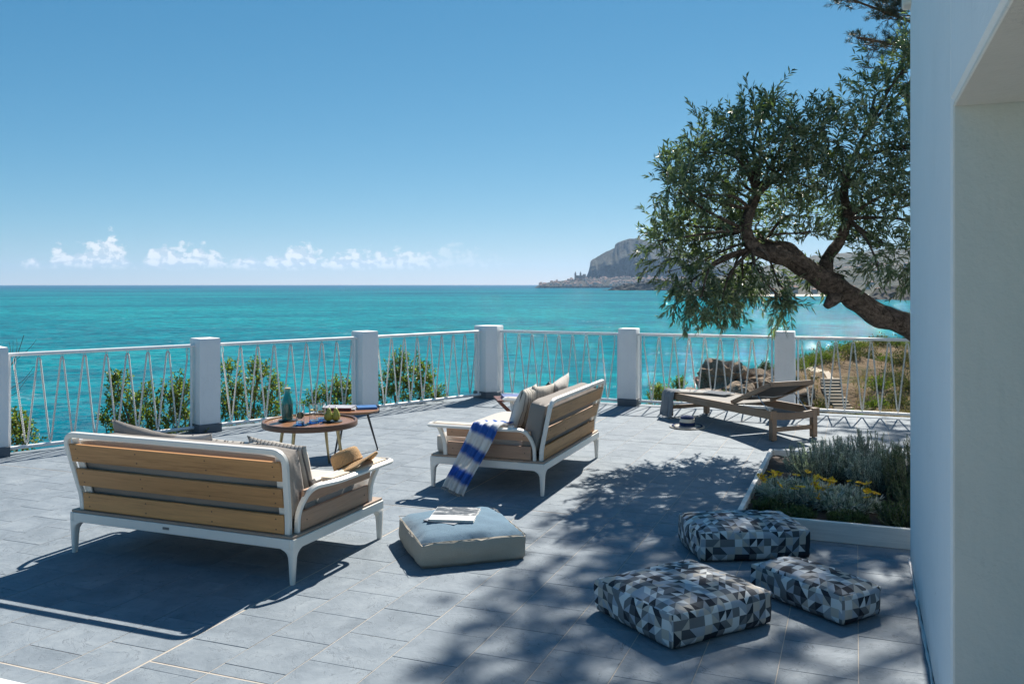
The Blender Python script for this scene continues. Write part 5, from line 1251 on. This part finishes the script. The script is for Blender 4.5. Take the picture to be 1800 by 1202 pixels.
# the cliff the terrace stands on
def cliff():
    m = MB(); n = 60; lev = [(-.46, .10), (-1.1, .35), (-2.2, .7), (-5, 1.6), (-9, 3.0), (-14, 4.6), (-19, 7)]; vs = []
    pts = [Vector((-9.3, 3.9)), Vector(PIL[0]), Vector(PIL[1]), Vector(PIL[2]), Vector(PIL[3]), Vector(PIL[4]), Vector(PIL[5]), Vector((9.5, 8.5)), Vector((22, 4)), Vector((40, -2))]
    path = []
    for a, b in zip(pts[:-1], pts[1:]):
        k = 8
        for q in range(k): path.append(a + (b - a) * q / k)
    path.append(pts[-1]); k = len(path); c = Vector((0, 0))
    for z, off in lev:
        for i, p in enumerate(path):
            d = (p - c).normalized(); w = off + (.5 * off) * fbm((p.x, p.y, z), .5, 4); q = p + d * (w - .15 if z < -1 else .0); vs.append((q.x, q.y, z))
    fs = [(j * k + i, (j + 1) * k + i, (j + 1) * k + i + 1, j * k + i + 1) for j in range(len(lev) - 1) for i in range(k - 1)]
    m.add(vs, fs); tag(m.build('cliff', MAT['rock'], None, 60), kind='structure')
cliff()

# ------------------------------------------------------------------ near headland with path, steps and scrub
CRE_D = [(1180, 50), (1240, 54), (1340, 62), (1400, 66), (1440, 70), (1480, 73), (1540, 76), (1600, 78), (1800, 80), (2400, 80)]
CRE_Y = [(1180, 715), (1240, 688), (1300, 664), (1340, 652), (1400, 641), (1440, 624), (1480, 610), (1540, 600), (1600, 603), (1800, 590), (2400, 560)]
def head_z(px, d):
    dc = interp(px, CRE_D); zc = 1.6 - (interp(px, CRE_Y) - 500) * dc / 1550; zn = 1.6 - 252 * 44 / 1550
    if d <= dc:
        t = (d - 44) / (dc - 44)
        z = zn + (zc - zn) * (t if t < 0 else (t ** 1.25)) if t > 0 else zn + t * 2.2
    else: z = zc - max(0, (d - dc) - 1.0) * .30 - max(0, d - dc - 4) * 1.3
    x = (px - 900) / 1550 * d; am = min(1, max(0, (d - 30) / 15))
    z += (.55 * fbm((x, d, 1), .16, 4) + .22 * fbm((x, d, 5), .6, 4)) * am * (1 if d < dc - 3 else .6)
    if 1405 < px < 1545 and d < 59.5:                                   # the gully that holds the steps
        zs = -6.38 + 1.62 * max(0, min(1, (d - 54.2) / 3.5)) + max(0, d - 57.7) * .5; k = sst(min(1, (px - 1405) / 38)) * sst(min(1, (1545 - px) / 42))
        z = z + (min(z, zs) - z) * k
    edge = 1222 + 10 * fbm((d, 0, 0), .3, 3)
    if px < edge: z -= (edge - px) * .30
    return max(z, SEA - 1)
def headland():
    m = MB(); cols = list(np.concatenate([np.arange(1170, 1640, 4.0), np.arange(1640, 2500, 14.0)])); ds = list(np.concatenate([np.arange(22, 44, 2.0), np.arange(44, 84, .62), np.arange(84, 110, 2.0)])); vs = []
    for d in ds:
        for px in cols: vs.append(((px - 900) / 1550 * d, d, head_z(px, d)))
    k = len(cols); m.add(vs, [(j * k + i, j * k + i + 1, (j + 1) * k + i + 1, (j + 1) * k + i) for j in range(len(ds) - 1) for i in range(k - 1)])
    tag(m.build('headland', MAT['headland'], None, 0), kind='structure').data.polygons.foreach_set('use_smooth', [True] * ((len(ds) - 1) * (k - 1)))
headland()
def hp(px, d): return Vector(((px - 900) / 1550 * d, d, head_z(px, d)))
def steps():
    e = empty('stone_steps', hp(1480, 56), 0, 'flight of pale stone steps on the hillside at the right', 'steps'); o0 = Vector(e.location); m = None
    z0 = 1.6 - 725 / 1550 * 0 - (722 - 500) * 54.6 / 1550
    for k in range(11):
        t = k / 10; d = 54.4 + 3.4 * t; px = 1486 - 26 * min(1, t * 1.5); z = z0 + 1.62 * t; w = 1.15 + .08 * math.sin(k * 2.1)
        m = MB(); m.box((0, 0, -.5), (w, .40, 1.0), None, .02); o = m.build('step', MAT['step'], e); o.location = Vector(((px - 900) / 1550 * d, d, z)) - o0; o.rotation_euler = (0, 0, RNG.normal() * .03)
steps()
def path():
    m = MB(); pts = [(1468, 58.3), (1456, 60.5), (1442, 62.5), (1425, 63.5), (1408, 64.0)]; vs = []; n = 0; q = []
    for (a, b), (c, d) in zip(pts[:-1], pts[1:]):
        for t in range(5): q.append((a + (c - a) * t / 5, b + (d - b) * t / 5))
    for px, d in q:
        for s in (-.5, 0, .5): p = hp(px, d + s * .9); vs.append((p.x + s * .25, p.y, p.z + .05))
    k = len(q); m.add(vs, [(j * 3 + i, j * 3 + i + 1, (j + 1) * 3 + i + 1, (j + 1) * 3 + i) for j in range(k - 1) for i in range(2)]); tag(m.build('path', MAT['step'], None, 60), kind='structure')
path()
def rock(loc, size, label, seed, group='rocks on the headland', sub=4, rot=0.0):
    bm = bmesh.new(); bmesh.ops.create_icosphere(bm, subdivisions=sub, radius=1.0); s = Vector(size)
    for v in bm.verts:
        p = v.co.copy(); q = Vector([math.copysign(abs(c) ** .62, c) for c in p]); q = Vector((q.x * s.x, q.y * s.y, q.z * s.z))
        a = fbm((q.x + seed * 9, q.y, q.z * 1.6), .55, 3) * .50; b = fbm((q.x + seed * 5, q.y, q.z * 2.6), 1.6, 5) * .42; cr = abs(fbm((q.x * .7 + seed, q.y, q.z * 3.2), .9, 2)); ledge = -.30 * math.exp(-(cr / .08) ** 2)
        v.co = q + p.normalized() * (a + b + ledge) * min(1.0, s.z)
    me = bpy.data.meshes.new('rock'); bm.to_mesh(me); bm.free(); me.polygons.foreach_set('use_smooth', [True] * len(me.polygons)); me.set_sharp_from_angle(angle=R(38))
    o = from_mesh('rock', me, MAT['rock']); place(o, loc, (0, 0, rot)); return tag(o, label, 'rock', group)
def wp(px, py, d): return Vector(((px - 900) / 1550 * d, d, 1.6 - (py - 500) * d / 1550))
for (px, py, d, s, lab, sd_) in ((1270, 684, 51, (1.55, 1.3, 1.45), 'big dark layered rock at the left tip of the headland', 1), (1325, 690, 53, (1.75, 1.4, 1.45), 'large tan rock right of the dark tip rock', 2), (1336, 690, 49.5, (.8, .8, .7), 'lower rock in front of the large tan rock', 3), (1290, 700, 48.5, (1.2, .9, .7), 'flat rock below the dark tip rock, above the towel', 4),
                                ((1222), 702, 49, (.55, .5, .45), 'small rock at the water left of the headland tip', 5), (1365, 690, 51, (.9, .8, .6), 'rock beside the pillar behind the lounger', 6), (1408, 705, 50, (.55, .5, .45), 'small pale rock right of the pillar behind the lounger', 7), (1420, 690, 54, (.4, .4, .35), 'small boulder beside the top of the path', 8), (1432, 668, 60, (.30, .3, .25), 'tiny boulder on the path above the steps', 9), (1250, 715, 47, (1.0, .8, .7), 'lowest rock at the foot of the headland tip', 10)):
    rock(wp(px, py, d), s, lab, sd_, 'rocks on the headland', 4, sd_ * 1.3)
def scrub(px, d, r, h, n, label, mat, seed, ll=.16, lw=.07):
    b = hp(px, d); e = empty('scrub_bush', b - Vector((0, 0, .1)), 0, label, 'bush', 'scrub bushes on the headland'); lv = Leaves(); st = MB()
    for k in range(4): q = RNG.uniform(0, 6.28); st.tube([(0, 0, 0), (r * .4 * math.cos(q), r * .4 * math.sin(q), h * .7)], [.04, .012], 5)
    p = rand_dirs(n, .35) * (RNG.random((n, 1)) ** .4) * np.array([r, r, h]) * (1 + .25 * RNG.normal(size=(n, 1))); p[:, 2] = np.abs(p[:, 2])
    lv.add(p, unit(p + np.array([0, 0, .4]) + RNG.normal(size=(n, 3)) * .35), ll, lw, True, .2); st.build('stems', MAT['twig'], e); lv.build('foliage', MAT[mat], e)
SC = [(1400, 63, 1.3, .8, 'scrub_leaf', 'green bush on the headland edge just right of the pillar'), (1425, 65, 1.2, .7, 'scrub_leaf', 'green bush on the skyline left of the hill, over the sea'), (1450, 66, 1.4, .8, 'scrub_leaf', 'green bush left of the hilltop, above the path'),
      (1480, 71, 1.5, .7, 'scrub_leaf', 'bright green bush on the left shoulder of the hill'), (1510, 72, 1.6, .6, 'scrub_leaf', 'bright green bush left of the grey hilltop bush'), (1500, 66, 1.1, .9, 'heath_leaf', 'dark bush below the left shoulder of the hill'), (1525, 68, 1.2, .9, 'heath_leaf', 'dark bush in the middle of the hill slope'),
      (1545, 73, 1.3, .8, 'heath_leaf', 'grey brown bush on the hilltop'), (1570, 74, 1.6, .7, 'scrub_leaf', 'bright green bush right of the hilltop'), (1598, 75, 1.5, .8, 'scrub_leaf', 'green bush on the skyline beside the house wall'), (1555, 66, 1.0, .7, 'scrub_leaf', 'small green bush high on the slope near the house wall'), (1585, 64, 1.3, 1.0, 'heath_leaf', 'dark bush near the house wall halfway down the hill'),
      (1560, 58, 1.3, 1.0, 'heath_leaf', 'dark green bush right of the steps'), (1545, 55, 1.0, .8, 'scrub_leaf', 'green bush low on the slope right of the steps'), (1595, 55, 1.2, 1.2, 'heath_leaf', 'tall dark bush beside the house wall'), (1575, 51, 1.1, .8, 'heath_leaf', 'lowest dark bush beside the house wall'), (1440, 54.5, .7, .7, 'heath_leaf', 'dark bush just left of the steps'),
      (1425, 51.5, .7, .5, 'heath_leaf', 'low bush left of the foot of the steps'), (1510, 52, .9, .5, 'scrub_leaf', 'low green bush at the foot of the steps'), (1540, 50.5, .9, .5, 'scrub_leaf', 'lowest green bush right of the steps'), (1343, 61, .55, .8, 'heath_leaf', 'reddish dark bush on the rocks left of the pillar'), (1358, 62, .7, .5, 'scrub_leaf', 'little green bush just left of the pillar behind the lounger'),
      (1475, 50, .7, .4, 'scrub_leaf', 'leafy plant at the very foot of the steps'), (1620, 70, 1.5, 1.0, 'scrub_leaf', 'bush just cut off by the house wall'), (1395, 57, .6, .5, 'heath_leaf', 'low bush on the bank right of the pillar')]
for i, (px, d, r, h, mt, lab) in enumerate(SC): scrub(px, d, r * .82, h, int(520 * r), lab, mt, i)
def grass():
    lv = Leaves(); n = 15000; px = RNG.uniform(1290, 1640, n); d = RNG.uniform(45, 78, n); keep = []; P_ = []
    for a, b in zip(px, d):
        if b > interp(a, CRE_D) + 1 or (1440 < a < 1500 and 53 < b < 60): continue
        if fbm((a * .02, b * .2, 0), 1.0, 3) < -.08: continue
        P_.append(hp(a, b))
    P_ = np.array(P_); k = len(P_); lv.add(P_, unit(RNG.normal(size=(k, 3)) * .5 + np.array([0, 0, 1.0])), .30, .035, False, .1); tag(lv.build('dry_grass', MAT['dry_grass']), 'dry tan grass covering the hillside at the right', 'grass', None, 'stuff')
grass()

# ------------------------------------------------------------------ far coast
def strip(name, cols, rows, fn, mat, label=None):
    vs = [fn(px, t) for t in rows for px in cols]; k = len(cols); m = MB()
    m.add(vs, [(j * k + i, j * k + i + 1, (j + 1) * k + i + 1, (j + 1) * k + i) for j in range(len(rows) - 1) for i in range(k - 1)]); o = m.build(name, mat, None, 0)
    o.data.polygons.foreach_set('use_smooth', [True] * len(o.data.polygons)); return tag(o, kind='structure')
RT = [(1020, 497), (1027, 491), (1031, 486.5), (1034, 480), (1036.6, 470), (1037.6, 461), (1042, 457), (1060, 446.5), (1072, 440.5), (1080, 437.5), (1081.5, 430.5), (1088, 426.5), (1098, 423), (1106, 420.6), (1114, 420.8), (1119, 419.2), (1126, 421), (1135, 424), (1144, 426.5), (1160, 431), (1180, 438), (1200, 443), (1240, 452), (1290, 462), (1360, 474), (1420, 484)]
def rocca(px, t):
    top = interp(px, RT); base = 508.0; d0 = 4560
    if t <= 1:
        g = (.55 * sst(t / .22) * .22 + .12 * t + .9 * max(0, t - .62) ** 1.1); d = d0 + 520 * g; y = base + (top - base) * t
        am = 46 * math.sin(math.pi * min(1, t * .98 + .01)) ** .5
        d += am * fbm((px * .055, t * 2.2, 0), 1.0, 5) * 1.3 + 16 * fbm((px * .22, t * 7, 3), 1.0, 4)
        y += .9 * fbm((px * .16, t * 3, 8), 1.0, 4) * (1 if t > .9 else .4)
        z = 1.6 - (y - 500) * d / 1550
    else:
        d = d0 + 520 * (.121 + .12 + .9 * .38 ** 1.1) + (t - 1) * 900; zt = 1.6 - (top - 500) * (d0 + 300) / 1550; z = zt - (t - 1) ** 1.2 * (zt + 40)
    return ((px - 900) / 1550 * (d if t <= 1 else d), d, z)
strip('hill', list(np.arange(1020, 1421, 1.5)), list(np.linspace(0, 1, 56)) + [1.1, 1.35, 1.7, 2.1], rocca, MAT['far_rock'])
TT = [(938, 508), (944, 504), (950, 500.5), (965, 497.5), (985, 495), (1005, 492.5), (1030, 491), (1080, 489), (1180, 490), (1290, 492)]
def town(px, t):
    top = interp(px, TT); base = 507.2; wall = min(1, max(0, (px - 940) / 16))
    if t < .12: y = base - 3.4 * wall * t / .12; d = 4300 + 20 * t
    else: y = base - 3.4 * wall + (top - base + 3.4 * wall) * (t - .12) / .88; d = 4302 + 260 * (t - .12)
    d += 14 * fbm((px * .3, t * 4, 0), 1.0, 3); z = 1.6 - (y - 500) * d / 1550
    return ((px - 900) / 1550 * d, d, z)
strip('hill', list(np.arange(938, 1290, 2.0)), list(np.linspace(0, 1, 22)), town, MAT['dark_shore'])
def far_house(kind):
    w, dp, h = [(9, 8, 9), (12, 9, 7), (8, 8, 12), (14, 10, 8)][kind]; m = MB(); m.box((0, 0, h / 2 - 2), (w, dp, h + 4)); a = m.mesh('wall', 0); a.materials.append(MAT['house'])
    m = MB(); z = h + .01; m.add([(-w / 2 - .4, -dp / 2 - .4, z), (w / 2 + .4, -dp / 2 - .4, z), (w / 2 + .4, dp / 2 + .4, z), (-w / 2 - .4, dp / 2 + .4, z), (-w / 2 - .4, 0, z + 2), (w / 2 + .4, 0, z + 2)], [(0, 1, 5, 4), (2, 3, 4, 5), (0, 4, 3), (1, 2, 5), (0, 3, 2, 1)]); b = m.mesh('roof', 0); b.materials.append(MAT['roof']); return a, b
HM = [far_house(k) for k in range(4)]
def put_house(p, rz, kind, label, group, name='house', scale=1.0):
    e = empty(name, p, rz, label, 'house', group); e.scale = (scale,) * 3
    from_mesh('wall', HM[kind][0], None, e); from_mesh('roof', HM[kind][1], None, e)
for k in range(230):
    px = 948 + 262 * RNG.random() ** .9; t = .14 + .84 * RNG.random(); p = town(px, t); put_house(p, RNG.uniform(-.5, .5), k % 4, 'tiny pale house of the far town at the foot of the great rock', 'houses of the far town')
def church():
    p = Vector(town(1017, .95)); e = empty('church', p, .15, 'far church with two pointed towers under the great rock', 'church')
    m = MB(); m.box((8, 0, 8), (44, 18, 26)); m.build('nave', MAT['church'], e, 0); m = MB(); m.box((30, 0, 12), (12, 22, 32)); m.build('apse', MAT['church'], e, 0)
    for x in (-19, 8):
        m = MB(); m.box((x, -10, 13), (8, 8, 38)); tw = m.build('tower', MAT['church'], e, 0); m = MB(); m.lathe([(4.6, 32), (3.6, 34.5), (0, 42)], 4, (x, -10, 0), rotz(.785)); m.build('spire', MAT['church'], tw, 0)
church()
MT = [(1058, 511.5), (1066, 510.5), (1080, 506.5), (1092, 502), (1104, 499.5), (1112, 500.5), (1118, 498), (1130, 495), (1150, 492.5), (1170, 494), (1200, 491), (1260, 492), (1340, 498), (1420, 506), (1470, 512)]
def mid(px, t):
    top = interp(px, MT); base = 511.8 + max(0, px - 1200) * .012; d = 2660 - max(0, px - 1200) * 2.0
    if t <= 1: y = base + (top - base) * t + .9 * fbm((px * .12, t * 2, 2), 1, 4) * t; dd = d + 46 * t + 26 * fbm((px * .1, t * 3, 1), 1.0, 5)
    else: y = top + (t - 1) * 10; dd = d + 46 + (t - 1) * 300
    return ((px - 900) / 1550 * dd, dd, 1.6 - (y - 500) * dd / 1550)
strip('hill', list(np.arange(1058, 1470, 2.0)), list(np.linspace(0, 1, 24)) + [1.3, 1.8], mid, MAT['dark_shore'])
def hills_y(px, d):
    a = interp(d, [(1300, 524), (1450, 520), (1700, 510), (2100, 496), (2600, 478), (3200, 460), (3800, 444), (4400, 436)]); k = interp(px, [(1180, .10), (1300, .45), (1400, .72), (1480, .92), (1560, 1.0), (1800, 1.15)])
    return 521.5 + (a - 521.5) * k if a < 521.5 else a
def hills(px, t):
    d = 1330 + 3100 * t; y = hills_y(px, d); z = 1.6 - (y - 500) * d / 1550; x = (px - 900) / 1550 * d
    z += (30 * fbm((x, d, 0), .0022, 5) + 10 * fbm((x, d, 4), .009, 4)) * min(1, max(0, (d - 1450) / 900)); return (x, d, max(z, SEA - 2) if d > 1420 else SEA - 1)
strip('hill', list(np.arange(1180, 1800, 4.0)), list(np.linspace(0, 1, 90)), hills, MAT['far_hill'])
for k in range(64):
    px = RNG.uniform(1330, 1640); t = .06 + .55 * RNG.random() ** 1.4; p = hills(px, t); put_house(p, RNG.uniform(-.6, .6), k % 4, 'tiny pale villa scattered on the far hillside behind the olive tree', 'villas on the far hillside', 'house', .95)
def beach(px, t):
    d = 1405 + 70 * t; return ((px - 900) / 1550 * d, d, SEA + .3 + 2.2 * t)
strip('beach', list(np.arange(1300, 1800, 6.0)), [0, .3, .6, 1.0], beach, MAT['sand'])
DT = [(1505, 527), (1520, 524), (1532, 516), (1542, 508), (1552, 505), (1570, 503.5), (1600, 502), (1700, 498), (1800, 496)]
def dark(px, t):
    top = interp(px, DT); base = 527.5 + max(0, px - 1560) * .05; d = 1105 - max(0, px - 1560) * 1.2
    if t <= 1: y = base + (top - base) * t + 1.1 * fbm((px * .1, t * 2, 5), 1, 4) * t; dd = d + 70 * t + 16 * fbm((px * .12, t * 3, 1), 1.0, 4)
    else: y = top + (t - 1) * 12; dd = d + 70 + (t - 1) * 160
    return ((px - 900) / 1550 * dd, dd, 1.6 - (y - 500) * dd / 1550)
strip('hill', list(np.arange(1505, 1800, 2.5)), list(np.linspace(0, 1, 20)) + [1.3, 1.8], dark, MAT['dark_shore'])

# ------------------------------------------------------------------ air
def haze():
    m = MB(); top = 330.0; bot = SEA - 1.0; s = 15000; m.box((0, 0, (top + bot) / 2), (2 * s, 2 * s, top - bot)); o = m.build('haze', None, None, 0)
    mt = bpy.data.materials.new('sea haze'); mt.use_nodes = True; nt = mt.node_tree
    for n in list(nt.nodes): nt.nodes.remove(n)
    out = nt.nodes.new('ShaderNodeOutputMaterial'); v = nt.nodes.new('ShaderNodeVolumePrincipled'); v.inputs['Density'].default_value = HAZE; v.inputs['Color'].default_value = (.46, .69, 1.0, 1); v.inputs['Anisotropy'].default_value = .25
    nt.links.new(v.outputs[0], out.inputs['Volume']); o.data.materials.append(mt); tag(o, kind='stuff')
HAZE = 4.2e-5
haze()
